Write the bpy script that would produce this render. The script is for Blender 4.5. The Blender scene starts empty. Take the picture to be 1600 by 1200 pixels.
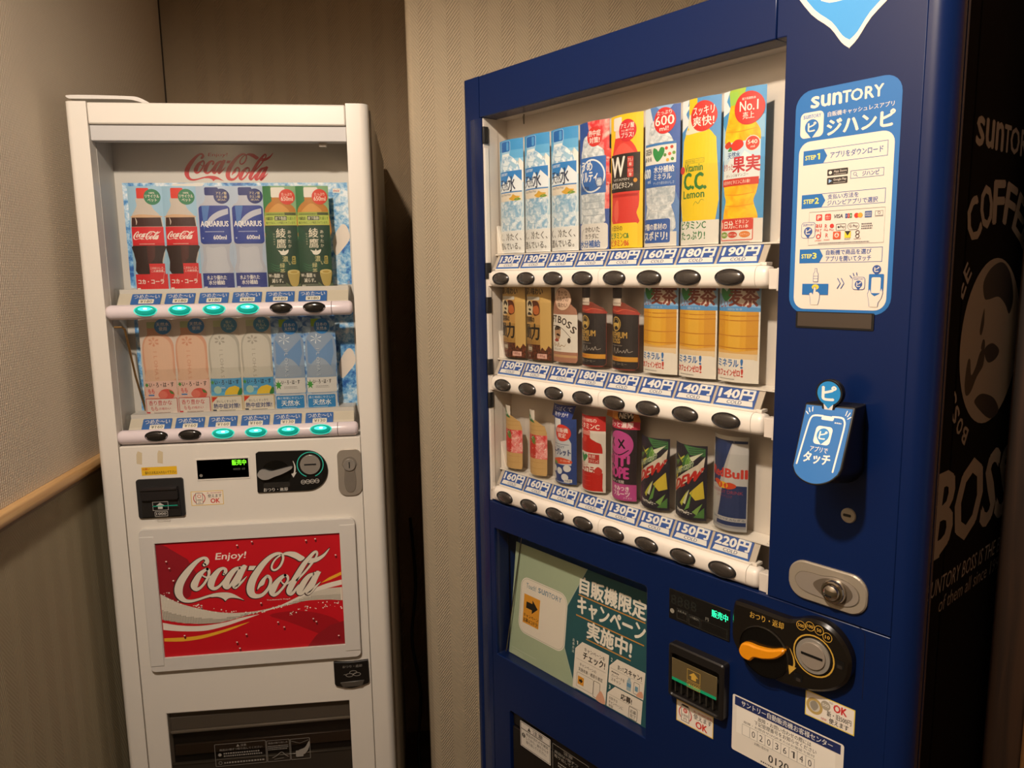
import bpy, bmesh, math, random
from mathutils import Vector, Matrix, geometry
random.seed(4)
S = bpy.context.scene
COL = S.collection
# ------------------------------------------------------------------ camera, world, light, exposure
F_PX = 1186.8
yaw, pitch, roll = 0.1260366, 0.1461854, -0.0166766
cd = bpy.data.cameras.new('camera'); cam = bpy.data.objects.new('camera', cd); COL.objects.link(cam)
cd.sensor_fit = 'HORIZONTAL'; cd.sensor_width = 36.0; cd.lens = F_PX/1600*36.0; cd.clip_start = 0.02
fw = Vector((math.sin(yaw)*math.cos(pitch), math.cos(yaw)*math.cos(pitch), -math.sin(pitch)))
rt = Vector((math.cos(yaw), -math.sin(yaw), 0)); up = rt.cross(fw)
r2 = rt*math.cos(roll)+up*math.sin(roll); u2 = -rt*math.sin(roll)+up*math.cos(roll)
mw = Matrix((r2, u2, -fw)).transposed().to_4x4(); mw.translation = Vector((0, 0, 1.5)); cam.matrix_world = mw
S.camera = cam
S.view_settings.view_transform = 'Standard'; S.view_settings.look = 'None'
S.view_settings.exposure = 0.0; S.view_settings.gamma = 1.0; S.view_settings.use_curve_mapping = False
w = bpy.data.worlds.new('world'); S.world = w; w.use_nodes = True
bg = w.node_tree.nodes['Background']; bg.inputs[0].default_value = (1.0, 0.88, 0.77, 1); bg.inputs[1].default_value = 0.24
def down_lamp(name, loc, power, rad, col, size, blend):
    l = bpy.data.lights.new(name, 'SPOT'); l.spot_size = math.radians(size); l.spot_blend = blend
    l.shadow_soft_size = rad; l.energy = power; l.color = col
    o = bpy.data.objects.new(name, l); o.location = loc; COL.objects.link(o); return o
down_lamp('ceiling_downlight', (-0.36, 0.20, 2.38), 101.0, 0.04, (1.0, 0.86, 0.73), 176, .35)

# ------------------------------------------------------------------ materials
MC = {}
def lin(h):
    h = h.lstrip('#'); c = [int(h[i:i+2], 16)/255 for i in (0, 2, 4)]
    return tuple(x/12.92 if x <= .04045 else ((x+.055)/1.055)**2.4 for x in c)+(1,)
def M(hexc, rough=.5, metal=0.0, emis=0.0, spec=.5, coat=0.0):
    k = (hexc, rough, metal, emis, spec, coat)
    if k in MC: return MC[k]
    m = bpy.data.materials.new('paint_'+hexc.lstrip('#')); m.use_nodes = True
    b = m.node_tree.nodes['Principled BSDF']; c = lin(hexc)
    b.inputs['Base Color'].default_value = c; b.inputs['Roughness'].default_value = rough
    b.inputs['Metallic'].default_value = metal; b.inputs['Specular IOR Level'].default_value = spec
    b.inputs['Coat Weight'].default_value = coat; b.inputs['Coat Roughness'].default_value = .05
    if emis > 0:
        b.inputs['Emission Color'].default_value = c; b.inputs['Emission Strength'].default_value = emis
    MC[k] = m; return m
def nodemat(name):
    m = bpy.data.materials.new(name); m.use_nodes = True; nt = m.node_tree
    return m, nt, nt.nodes, nt.links, nt.nodes['Principled BSDF']
def math_node(N, L, op, a, b=None, c=None):
    n = N.new('ShaderNodeMath'); n.operation = op
    for i, v in enumerate((a, b, c)):
        if v is None: continue
        if isinstance(v, (int, float)): n.inputs[i].default_value = v
        else: L.new(v, n.inputs[i])
    return n.outputs[0]
def clear_mat(name, tint, ior, rough=.03):
    m, nt, N, L, b = nodemat(name); N.remove(b)
    t = N.new('ShaderNodeBsdfTransparent'); t.inputs[0].default_value = tint
    g = N.new('ShaderNodeBsdfGlossy'); g.inputs['Roughness'].default_value = rough; g.inputs[0].default_value = (1, 1, 1, 1)
    lw = N.new('ShaderNodeLayerWeight'); lw.inputs[0].default_value = .5
    fc = math_node(N, L, 'MULTIPLY_ADD', math_node(N, L, 'POWER', lw.outputs['Facing'], 4.0), .35, (ior-1)*.045)
    x = N.new('ShaderNodeMixShader'); L.new(fc, x.inputs[0]); L.new(t.outputs[0], x.inputs[1]); L.new(g.outputs[0], x.inputs[2])
    L.new(x.outputs[0], N['Material Output'].inputs[0]); return m
GLASS = clear_mat('window_acrylic', (.96, .96, .95, 1), 1.28)
PLASTIC = clear_mat('clear_plastic_sleeve', (.95, .95, .94, 1), 1.35, .12)
def wallpaper(name, axis, mode, c1, c2):
    """embossed vinyl wallpaper; axis = horizontal object coordinate, mode: herringbone or ribbed"""
    m, nt, N, L, b = nodemat(name)
    tc = N.new('ShaderNodeTexCoord'); sp = N.new('ShaderNodeSeparateXYZ'); L.new(tc.outputs['Object'], sp.inputs[0])
    u = sp.outputs[axis]; z = sp.outputs[2]; A = lambda *a: math_node(N, L, *a)
    no = N.new('ShaderNodeTexNoise'); no.inputs['Scale'].default_value = 260; no.inputs['Detail'].default_value = 3; L.new(tc.outputs['Object'], no.inputs[0])
    if mode == 'herringbone':
        per = .062
        tri = A('PINGPONG', u, per/2)
        ph = A('MULTIPLY', A('ADD', z, A('MULTIPLY', tri, 1.35)), 2*math.pi/.0088)
        st = A('MULTIPLY_ADD', A('SINE', ph), .5, .5)
        side = A('GREATER_THAN', A('MODULO', A('ADD', u, 10*per), per), per/2)
        st = A('MULTIPLY', st, A('MULTIPLY_ADD', side, .55, .45))
        wv = A('MULTIPLY_ADD', A('SINE', A('MULTIPLY', z, 2*math.pi/.0026)), .5, .5)
        h = A('ADD', A('MULTIPLY', st, .75), A('ADD', A('MULTIPLY', wv, .16), A('MULTIPLY', no.outputs[0], .22)))
        dist = .0016
    else:
        wv = A('MULTIPLY_ADD', A('SINE', A('MULTIPLY', u, 2*math.pi/.0058)), .5, .5)
        bd = A('MULTIPLY_ADD', A('SINE', A('MULTIPLY', z, 2*math.pi/.0045)), .5, .5)
        h = A('ADD', A('MULTIPLY', wv, .75), A('ADD', A('MULTIPLY', bd, .2), A('MULTIPLY', no.outputs[0], .5)))
        dist = .0008
    bp = N.new('ShaderNodeBump'); bp.inputs['Distance'].default_value = dist; bp.inputs['Strength'].default_value = .8
    L.new(h, bp.inputs['Height']); L.new(bp.outputs[0], b.inputs['Normal'])
    n2 = N.new('ShaderNodeTexNoise'); n2.inputs['Scale'].default_value = 5; L.new(tc.outputs['Object'], n2.inputs[0])
    mx = N.new('ShaderNodeMix'); mx.data_type = 'RGBA'; mx.inputs[6].default_value = lin(c1); mx.inputs[7].default_value = lin(c2)
    L.new(n2.outputs[0], mx.inputs[0]); L.new(mx.outputs[2], b.inputs['Base Color'])
    b.inputs['Roughness'].default_value = .62; b.inputs['Specular IOR Level'].default_value = .25
    return m
def wood(name, c1, c2, sc, rough=.45):
    m, nt, N, L, b = nodemat(name)
    tc = N.new('ShaderNodeTexCoord'); mp = N.new('ShaderNodeMapping'); mp.inputs['Scale'].default_value = sc
    L.new(tc.outputs['Object'], mp.inputs[0]); n = N.new('ShaderNodeTexNoise'); n.inputs['Scale'].default_value = 3
    n.inputs['Detail'].default_value = 6; n.inputs['Distortion'].default_value = .6; L.new(mp.outputs[0], n.inputs[0])
    r = N.new('ShaderNodeValToRGB'); r.color_ramp.elements[0].position = .3; r.color_ramp.elements[1].position = .7
    r.color_ramp.elements[0].color = lin(c1); r.color_ramp.elements[1].color = lin(c2)
    L.new(n.outputs[0], r.inputs[0]); L.new(r.outputs[0], b.inputs['Base Color']); b.inputs['Roughness'].default_value = rough
    return m
def ice_mat():
    m, nt, N, L, b = nodemat('printed_ice')
    tc = N.new('ShaderNodeTexCoord')
    v = N.new('ShaderNodeTexVoronoi'); v.inputs['Scale'].default_value = 26; L.new(tc.outputs['Object'], v.inputs[0])
    n = N.new('ShaderNodeTexNoise'); n.inputs['Scale'].default_value = 95; n.inputs['Detail'].default_value = 8; n.inputs['Roughness'].default_value = .7; L.new(tc.outputs['Object'], n.inputs[0])
    n2 = N.new('ShaderNodeTexNoise'); n2.inputs['Scale'].default_value = 30; n2.inputs['Detail'].default_value = 3; n2.inputs['Distortion'].default_value = 1.5; L.new(tc.outputs['Object'], n2.inputs[0])
    s = math_node(N, L, 'ADD', math_node(N, L, 'MULTIPLY', n.outputs[0], .9), math_node(N, L, 'ADD', math_node(N, L, 'MULTIPLY', n2.outputs[0], .7), math_node(N, L, 'MULTIPLY', v.outputs['Distance'], -.25)))
    r = N.new('ShaderNodeValToRGB'); e = r.color_ramp.elements
    e[0].position = .46; e[0].color = lin('2a62ae'); e[1].position = .86; e[1].color = lin('eef5fb')
    for p, c in ((.55, '4c8ccc'), (.64, '79b4e2'), (.74, 'b4d6ee')):
        q = e.new(p); q.color = lin(c)
    L.new(s, r.inputs[0]); L.new(r.outputs[0], b.inputs['Base Color']); b.inputs['Roughness'].default_value = .35
    return m
ICE = ice_mat()
def water_mat(name, lo, hi, sc=120, p0=.4, p1=.66):
    m, nt, N, L, b = nodemat(name)
    tc = N.new('ShaderNodeTexCoord')
    n = N.new('ShaderNodeTexNoise'); n.inputs['Scale'].default_value = sc; n.inputs['Detail'].default_value = 5; n.inputs['Distortion'].default_value = .8; L.new(tc.outputs['Object'], n.inputs[0])
    r = N.new('ShaderNodeValToRGB'); e = r.color_ramp.elements
    e[0].position = p0; e[0].color = lin(lo); e[1].position = p1; e[1].color = lin(hi)
    L.new(n.outputs[0], r.inputs[0]); L.new(r.outputs[0], b.inputs['Base Color']); b.inputs['Roughness'].default_value = .4
    return m
WATER = water_mat('printed_water', '86b4d6', 'eef5f8'); GREYW = water_mat('printed_clear_bottle', 'a9b4bd', 'e6eaec')
CITRUS = water_mat('printed_mixed_fruit_juice', 'f7a90c', 'ffd21f', 60); BEANS = water_mat('printed_coffee_beans', '2a1208', '7c3a1c', 330)
ICEBG = water_mat('printed_ice_backdrop', '2f6db3', 'bfe0f4', 70); FRUITBG = water_mat('printed_plum_fruit', 'd8323a', 'f7b9b0', 60)

# ------------------------------------------------------------------ mesh helpers
class MB:
    def __init__(s): s.v = []; s.f = []; s.m = []; s.mats = []
    def mi(s, mat):
        if mat not in s.mats: s.mats.append(mat)
        return s.mats.index(mat)
    def add(s, vs, fs, mat):
        o = len(s.v); i = s.mi(mat); s.v += [tuple(p) for p in vs]
        for f in fs: s.f.append([o+k for k in f]); s.m.append(i)
    def box(s, x0, x1, y0, y1, z0, z1, mat):
        vs = [(x, y, z) for x in (x0, x1) for y in (y0, y1) for z in (z0, z1)]
        s.add(vs, [(0, 1, 3, 2), (4, 6, 7, 5), (0, 4, 5, 1), (2, 3, 7, 6), (0, 2, 6, 4), (1, 5, 7, 3)], mat)
    def prism(s, out, y0, y1, mat, holes=(), ch=0.0):
        """front outline in x,z (metres) at y0, back at y1, optional front chamfer"""
        if area(out) < 0: out = out[::-1]
        loops = [out]+[h[::-1] if area(h) > 0 else h for h in holes]
        fr = [inset(l, ch) for l in loops] if ch else loops
        flat = [p for l in fr for p in l]
        tri = tess(fr)
        s.add([(x, y0, z) for x, z in flat], [t for t in tri], mat)
        s.add([(x, y1, z) for l in loops for x, z in l], [t[::-1] for t in tri], mat)
        for l, g in zip(loops, fr):
            n = len(l)
            if ch:
                s.add([(x, y0, z) for x, z in g]+[(x, y0+ch, z) for x, z in l], [(i, n+i, n+(i+1) % n, (i+1) % n) for i in range(n)], mat)
            s.add([(x, y0+ch, z) for x, z in l]+[(x, y1, z) for x, z in l], [(i, n+i, n+(i+1) % n, (i+1) % n) for i in range(n)], mat)
    def grid(s, fn, nu, nv, mat, cu=False):
        vs = [fn(i/nu, j/nv) for i in range(nu+1) for j in range(nv+1)]
        s.add(vs, [(i*(nv+1)+j, (i+1)*(nv+1)+j, (i+1)*(nv+1)+j+1, i*(nv+1)+j+1) for i in range(nu) for j in range(nv)], mat)
    def tube(s, pts, r, mat, n=10):
        P = [Vector(p) for p in pts]
        rings = []
        for i, p in enumerate(P):
            d = (P[min(i+1, len(P)-1)]-P[max(i-1, 0)]).normalized()
            a = d.cross(Vector((0, 0, 1))); a = a.normalized() if a.length > 1e-4 else Vector((1, 0, 0)); b = d.cross(a)
            rings += [p+a*math.cos(2*math.pi*k/n)*r+b*math.sin(2*math.pi*k/n)*r for k in range(n)]
        fs = [(i*n+k, i*n+(k+1) % n, (i+1)*n+(k+1) % n, (i+1)*n+k) for i in range(len(P)-1) for k in range(n)]
        fs += [tuple(range(n)), tuple(range((len(P)-1)*n, len(P)*n))[::-1]]
        s.add(rings, fs, mat)
    def build(s, name, parent=None, bevel=0.0, smooth=False, seg=2):
        me = bpy.data.meshes.new(name); me.from_pydata(s.v, [], s.f)
        for m in s.mats: me.materials.append(m)
        me.polygons.foreach_set('material_index', s.m)
        bm = bmesh.new(); bm.from_mesh(me)
        bmesh.ops.remove_doubles(bm, verts=bm.verts, dist=1e-6); bmesh.ops.recalc_face_normals(bm, faces=bm.faces)
        bm.to_mesh(me); bm.free()
        o = bpy.data.objects.new(name, me); COL.objects.link(o); o.parent = parent
        if bevel:
            b = o.modifiers.new('bevel', 'BEVEL'); b.width = bevel; b.segments = seg; b.limit_method = 'ANGLE'; b.angle_limit = .6
        if smooth or bevel:
            for p in me.polygons: p.use_smooth = True
            me.set_sharp_from_angle(angle=.7)
        return o
def area(p): return sum(p[i][0]*p[(i+1) % len(p)][1]-p[(i+1) % len(p)][0]*p[i][1] for i in range(len(p)))/2
def tess(loops): return geometry.tessellate_polygon([[Vector((x, y, 0)) for x, y in l] for l in loops])
def inset(l, d):
    n = len(l); out = []
    for i in range(n):
        a, b, c = Vector(l[i-1]), Vector(l[i]), Vector(l[(i+1) % n])
        e1 = b-a; e2 = c-b
        if e1.length < 1e-9 or e2.length < 1e-9: out.append(tuple(b)); continue
        n1 = Vector((-e1.y, e1.x)).normalized(); n2 = Vector((-e2.y, e2.x)).normalized(); m = n1+n2
        if m.length < 1e-6: out.append(tuple(b)); continue
        m.normalize(); k = d/max(.35, m.dot(n1)); out.append(tuple(b+m*k))
    return out
def rr(x0, z0, x1, z1, r, n=6):
    """rounded rectangle; r may be one radius or four (bl, br, tr, tl)"""
    R = [r]*4 if isinstance(r, (int, float)) else r; p = []
    for (cx, cz, a), q in zip(((x0+R[0], z0+R[0], 180), (x1-R[1], z0+R[1], 270), (x1-R[2], z1-R[2], 0), (x0+R[3], z1-R[3], 90)), R):
        if q <= 0: p.append((cx, cz)); continue
        for k in range(n+1):
            t = math.radians(a+90*k/n); p.append((cx+q*math.cos(t), cz+q*math.sin(t)))
    return p
def el(cx, cz, rx, rz=None, n=28, a0=0, a1=360):
    rz = rx if rz is None else rz; full = abs(a1-a0-360) < 1e-6
    return [(cx+rx*math.cos(math.radians(a0+(a1-a0)*k/n)), cz+rz*math.sin(math.radians(a0+(a1-a0)*k/n))) for k in range(n if full else n+1)]
def crom(P, k=4, closed=False):
    n = len(P); out = []
    for i in range(n if closed else n-1):
        a, b, c, d = (P[(i-1) % n], P[i], P[(i+1) % n], P[(i+2) % n]) if closed else (P[max(i-1, 0)], P[i], P[i+1], P[min(i+2, n-1)])
        for j in range(k):
            t = j/k
            out.append(tuple(.5*((2*b[q])+(-a[q]+c[q])*t+(2*a[q]-5*b[q]+4*c[q]-d[q])*t*t+(-a[q]+3*b[q]-3*c[q]+d[q])*t**3) for q in range(len(b))))
    if not closed: out.append(tuple(P[-1]))
    return out
def mm(l): return [(x/1000, z/1000) for x, z in l]

TC = {}
def glyphs(s, bold):
    k = (s, bold)
    if k in TC: return TC[k]
    if s == '1': TC[k] = ([(0, .56), (0, .65), (.16, .73), (.28, .73), (.28, 0), (.15, 0), (.15, .62)], [(0, 1, 2, 6), (2, 3, 4, 5, 6)]); return TC[k]
    c = bpy.data.curves.new('t', 'FONT'); c.body = s; c.size = 1; c.resolution_u = 2; c.offset = bold
    o = bpy.data.objects.new('t', c); COL.objects.link(o)
    dg = bpy.context.evaluated_depsgraph_get(); me = bpy.data.meshes.new_from_object(o.evaluated_get(dg))
    vs = [(v.co.x, v.co.y) for v in me.vertices]; fs = [tuple(p.vertices) for p in me.polygons]
    bpy.data.objects.remove(o); bpy.data.curves.remove(c); bpy.data.meshes.remove(me)
    TC[k] = (vs, fs); return TC[k]

class Print:
    """flat print built as thin coloured layers; coordinates in millimetres (x right, z up)"""
    def __init__(s, part='print', step=.012): s.parts = {}; s.order = []; s.l = 0.0; s.step = step; s.part(part)
    def part(s, name):
        s.cur = name
        if name not in s.parts: s.parts[name] = []; s.order.append(name)
        return s
    def add(s, vs, fs, mat, lift=True):
        if lift: s.l += s.step
        if isinstance(mat, str): mat = M(mat)
        s.parts[s.cur].append((vs, fs, mat, s.l)); return s
    def poly(s, pts, mat, holes=()):
        loops = [pts]+list(holes); return s.add([p for l in loops for p in l], tess(loops), mat)
    def sm(s, pts, mat, k=4): return s.poly(crom(pts, k, True), mat)
    def rect(s, x0, z0, x1, z1, mat, r=0): return s.poly(rr(x0, z0, x1, z1, r) if r else [(x0, z0), (x1, z0), (x1, z1), (x0, z1)], mat)
    def frame(s, x0, z0, x1, z1, t, mat, r=0):
        return s.poly(rr(x0, z0, x1, z1, r), mat, [rr(x0+t, z0+t, x1-t, z1-t, max(r-t, 0))])
    def circ(s, x, z, r, mat, rz=None): return s.poly(el(x, z, r, rz), mat)
    def ring(s, x, z, r, t, mat): return s.poly(el(x, z, r), mat, [el(x, z, r-t)])
    def stroke(s, pts, mat, k=4, w=None):
        P = [(p[0], p[1], p[2] if len(p) > 2 else w) for p in pts]
        if k > 1: P = crom(P, k)
        vs = []
        for i, p in enumerate(P):
            a, b = P[max(i-1, 0)], P[min(i+1, len(P)-1)]; d = Vector((b[0]-a[0], b[1]-a[1]))
            d = d.normalized() if d.length > 1e-9 else Vector((1, 0)); n = Vector((-d.y, d.x))*(max(p[2], .05)/2)
            vs += [(p[0]+n.x, p[1]+n.y), (p[0]-n.x, p[1]-n.y)]
        s.add(vs, [(2*i, 2*i+1, 2*i+3, 2*i+2) for i in range(len(P)-1)], mat)
        caps = []; cf = []
        for p in (P[0], P[-1]):
            o = len(caps); e = el(p[0], p[1], max(p[2], .05)/2, n=10); caps += e; cf.append(tuple(range(o, o+10)))
        return s.add(caps, cf, mat, False)
    def T(s, txt, x0, z0, x1, z1, mat, bold=.0, shear=0.0, rot=0.0, slope=0.0):
        """text fitted to the box"""
        vs, fs = glyphs(txt, 0)
        if not vs: return s
        sh = ((0, 0),)
        if bold:
            d_ = bold*.6; sh = ((-d_, 0), (d_, 0), (0, -d_*.8), (0, d_*.8)) if bold > .025 else ((-d_, 0), (d_, 0))
        a, b = min(v[0] for v in vs), max(v[0] for v in vs); c, d = min(v[1] for v in vs), max(v[1] for v in vs)
        sx = (x1-x0)/max(b-a, 1e-6); sz = (z1-z0)/max(d-c, 1e-6)
        if len(txt) == 1 and sx > 1.6*sz and txt not in '一ー・': x0 += (sx-1.15*sz)*(b-a)/2; x1 -= (sx-1.15*sz)*(b-a)/2; sx = 1.15*sz
        if d-c < .25: sz = sx; z0 = (z0+z1)/2-(d-c)*sz/2
        z2 = [(v[0]-a, v[1]-c) for v in vs]
        o = [(p*sx+q*sz*shear, q*sz+p*sx*slope) for p, q in z2]
        if rot:
            cx, cz = (x1-x0)/2, (z1-z0)/2; r = math.radians(rot)
            o = [(cx+(p[0]-cx)*math.cos(r)-(p[1]-cz)*math.sin(r), cz+(p[0]-cx)*math.sin(r)+(p[1]-cz)*math.cos(r)) for p in o]
        for k, (ea, eb) in enumerate(sh):
            if k: s.l += .003
            s.add([(p[0]+x0+ea*sz, p[1]+z0+eb*sz) for p in o], fs, mat, k == 0)
        return s
    def V(s, txt, x, z, h, mat, bold=.0, pitch=1.12):
        for i, c in enumerate(txt): s.T(c, x, z-h-i*h*pitch, x+h, z-i*h*pitch, mat, bold)
        return s
    def lines(s, n, x0, z0, x1, z1, mat):
        """rows of print too small to read"""
        vs = []; fs = []; h = (z1-z0)/(n*1.9)
        for i in range(n):
            z = z1-(i+.9)*(z1-z0)/n; x = x0; xe = x1-(random.random()*.15*(x1-x0) if n > 1 else 0)
            while x < xe:
                wd = h*random.uniform(.7, 1.3); o = len(vs); xx = min(x+wd, xe)
                vs += [(x, z), (xx, z), (xx, z+h), (x, z+h)]; fs.append((o, o+1, o+2, o+3)); x += wd+h*.5
        return s.add(vs, fs, mat)
    def build(s, parent, xf, slice_x=None, thick=None):
        objs = {}
        for name in s.order:
            if not s.parts[name]: continue
            bm = bmesh.new(); mats = []
            for vs, fs, mat, l in s.parts[name]:
                if mat not in mats: mats.append(mat)
                mi = mats.index(mat); bv = [bm.verts.new((x, -l, z)) for x, z in vs]
                for f in fs:
                    try: bf = bm.faces.new([bv[i] for i in f]); bf.material_index = mi
                    except ValueError: pass
            bm.normal_update()
            for f in bm.faces:
                if f.normal.y > 0: f.normal_flip()
            if slice_x:
                for x in slice_x:
                    bmesh.ops.bisect_plane(bm, geom=bm.verts[:]+bm.edges[:]+bm.faces[:], plane_co=(x, 0, 0), plane_no=(1, 0, 0))
            for v in bm.verts: v.co = Vector(xf(v.co.x, v.co.z, -v.co.y))
            me = bpy.data.meshes.new(name); bm.to_mesh(me); bm.free()
            for m in mats: me.materials.append(m)
            o = bpy.data.objects.new(name, me); COL.objects.link(o); o.parent = parent; objs[name] = o
            if thick and name in thick:
                md = o.modifiers.new('card', 'SOLIDIFY'); md.thickness = thick[name]; md.offset = -1
        return objs
def flat(y=0.0, x0=0.0, z0=0.0): return lambda x, z, l: ((x+x0)/1000, (y-l)/1000, (z+z0)/1000)

def thing(name, label, cat, loc=(0, 0, 0), rz=0.0, group=None):
    o = bpy.data.objects.new(name, None); COL.objects.link(o); o.empty_display_size = .02
    o.location = loc; o.rotation_euler = (0, 0, rz); o['label'] = label; o['category'] = cat
    if group: o['group'] = group
    return o
def structure(o): o['kind'] = 'structure'; return o
def kids(o): return [c for c in bpy.data.objects if c.parent == o]
def copy_tree(o, parent=None, loc=None, label=None):
    c = o.copy(); COL.objects.link(c); c.parent = parent
    if loc is not None: c.location = loc
    if label: c['label'] = label
    for k in kids(o): copy_tree(k, c)
    return c
LOGO_S=[[(92.8,196.2,7.1),(96.4,199.0,8.9),(98.7,203.7,8.3),(96.5,209.3,7.1),(90.5,210.5,6.0),(80.2,205.5,7.7),(69.5,195.9,10.1),(57.3,182.2,13.1),(46.2,167.2,14.9),(39.7,154.2,16.1),(37.4,142.2,16.1),(39.1,132.2,13.7),(45.1,123.8,10.1),(52.7,120.0,7.1),(62.7,119.5,6.0),(76.3,122.2,4.8),(90.0,126.1,4.8),(104.8,129.3,5.2)],[(97.7,186.5,6.0),(89.6,182.4,7.1),(81.2,174.5,11.0),(73.7,162.8,13.1),(69.3,152.1,14.5),(72.4,145.2,10.1),(79.1,145.9,6.0),(87.5,153.3,5.0),(94.3,162.6,4.8),(99.5,173.2,5.0),(100.5,182.3,6.0),(97.7,186.5,6.0)],[(86.8,174.1,2.9),(92.0,169.8,3.1),(99.8,168.9,3.3),(109.0,173.2,3.6),(117.4,180.5,6.0)],[(129.8,173.5,5.0),(133.1,177.6,7.1),(133.5,183.1,6.5),(128.4,185.9,6.0),(120.3,182.1,8.6),(111.8,172.3,11.9),(105.4,161.8,13.7),(102.5,151.6,13.3),(105.3,144.4,8.6),(111.4,143.6,6.9),(119.0,147.9,5.4),(126.3,155.4,4.8),(135.4,165.8,4.8)],[(162.7,185.4,5.4),(152.8,181.8,8.6),(143.2,172.0,11.3),(135.6,160.3,12.5),(131.5,148.9,12.9),(133.9,143.2,7.4),(139.2,145.9,6.0),(147.2,157.0,4.8),(156.7,171.7,4.8),(163.1,183.5,4.8)],[(171.2,186.0,10.1),(164.1,173.6,11.3),(156.4,159.4,12.5),(150.0,147.6,11.9),(150.8,142.6,6.5),(157.3,147.3,5.4),(165.8,155.3,4.2),(175.1,165.3,1.0)],[(213.7,161.0,6.5),(217.8,162.8,6.5),(221.6,158.6,6.0),(222.6,151.1,6.0),(219.3,140.2,6.0),(212.4,130.1,6.5),(202.8,122.1,7.4),(192.4,120.4,9.5),(184.1,124.1,13.3),(180.7,133.0,15.5),(182.3,145.3,15.7),(188.7,160.9,14.5),(198.8,176.2,12.9),(209.8,190.1,11.3),(221.9,201.6,9.5),(232.5,208.3,7.7),(241.8,210.7,6.2),(248.5,208.7,5.4),(251.0,202.8,4.8),(249.3,193.6,4.5),(243.6,183.0,4.5),(235.7,176.1,4.2),(228.9,175.6,4.2),(226.4,181.7,3.8),(229.8,191.3,3.6),(237.2,200.6,3.3),(247.3,207.5,3.1)],[(252.6,162.2,6.0),(245.0,158.2,8.1),(235.2,148.3,11.0),(227.6,136.5,13.7),(224.0,126.8,12.5),(227.2,120.4,7.4),(234.9,123.5,6.0),(244.0,132.2,5.0),(252.0,142.2,4.8),(257.5,151.1,4.5),(257.3,159.2,5.4),(252.6,162.2,6.0)],[(243.9,150.2,2.4),(248.1,144.1,3.0),(256.1,143.5,3.0),(263.3,148.8,3.0)],[(278.9,138.4,3.6),(272.6,130.1,4.8),(267.0,123.1,6.0),(261.2,121.0,8.9),(258.8,126.8,11.7),(263.2,137.0,12.5),(270.9,150.2,12.1),(281.7,168.0,11.0),(292.9,184.6,9.8),(304.0,197.4,8.1),(312.5,206.7,6.2),(318.2,209.8,5.4),(320.6,206.2,4.5),(318.9,200.1,3.9),(313.4,191.2,4.2),(306.6,182.4,4.8),(296.8,170.7,4.5),(285.8,159.1,4.2),(275.5,149.8,4.2)],[(311.9,162.0,5.0),(301.8,157.7,8.6),(292.6,147.4,11.3),(285.0,135.5,12.5),(279.2,124.7,11.7),(281.3,119.3,7.1),(287.8,122.2,5.7),(295.9,132.8,4.8),(305.9,147.1,4.8),(312.1,159.5,4.5)],[(319.5,162.7,10.1),(313.0,150.9,11.3),(305.3,135.9,12.5),(297.1,123.6,11.3),(298.0,118.9,6.9),(305.2,124.0,5.4),(314.4,133.4,4.2),(324.0,142.4,1.0)]]
LOGO_P=[[(100.4,130.8),(111.8,133.3),(123.1,133.7),(135.4,132.6),(145.3,128.8),(154.0,123.2),(166.1,114.0),(158.1,117.1),(148.1,119.9),(139.1,120.6),(133.3,118.6),(128.9,114.8),(126.0,118.5),(120.1,122.6),(111.3,125.1),(100.0,125.3)],[(163.4,187.8),(177.7,188.0),(172.3,178.0),(164.5,178.5)],[(182.0,187.7),(195.5,186.8),(189.3,178.0),(178.6,178.8)],[(194.4,134.5),(198.0,146.6),(204.3,156.1),(211.5,162.7),(216.1,162.7),(212.2,154.3),(208.2,144.7),(201.1,140.9)],[(251.4,210.5),(259.0,213.3),(269.3,213.2),(278.3,210.8),(287.1,204.7),(294.8,198.6),(290.5,193.4),(284.1,191.3),(276.4,196.8),(266.4,202.4),(258.6,205.9),(253.0,206.9)],[(306.8,195.7),(315.5,196.4),(324.8,199.1),(334.4,204.7),(340.4,210.4),(346.7,215.8),(342.6,207.8),(335.2,198.4),(325.6,191.0),(314.9,186.5),(301.6,185.7),(304.8,191.2)],[(312.6,165.3),(326.7,164.9),(322.9,157.7),(313.4,158.4)]]
def logo(P, x0, z0, wd, mat, grow=0.0, dx=0.0, dz=0.0):
    """flowing script wordmark drawn with pen strokes, wd wide"""
    k = wd/309.3
    f = lambda x, z: (x0+dx+(x-37.4)*k, z0+dz+(z-114.0)*k)
    for st in LOGO_S: P.stroke([f(x, z)+(w*k+grow,) for x, z, w in st], mat, 5); P.l -= P.step*.8
    for pl in LOGO_P:
        q = [f(x, z) for x, z in pl]
        if grow:
            if area(q) < 0: q = q[::-1]
            q = inset(q, -grow/2)
        P.poly(crom(q, 3, True) if len(q) > 5 else q, mat); P.l -= P.step*.8
    P.l += P.step; return P
def suntory(P, x0, z0, x1, z1, mat, bold=.03, slope=0.0):
    w = x1-x0; zz = lambda f: slope*f*w
    for ch, a, b in (('s', 0, .115), ('u', .15, .275), ('n', .315, .435), ('T', .455, .565), ('O', .57, .725), ('R', .76, .875), ('Y', .88, 1)):
        P.T(ch, x0+a*w, z0+zz(a), x0+b*w, z1+zz(a), mat, bold)
    return P
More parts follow.
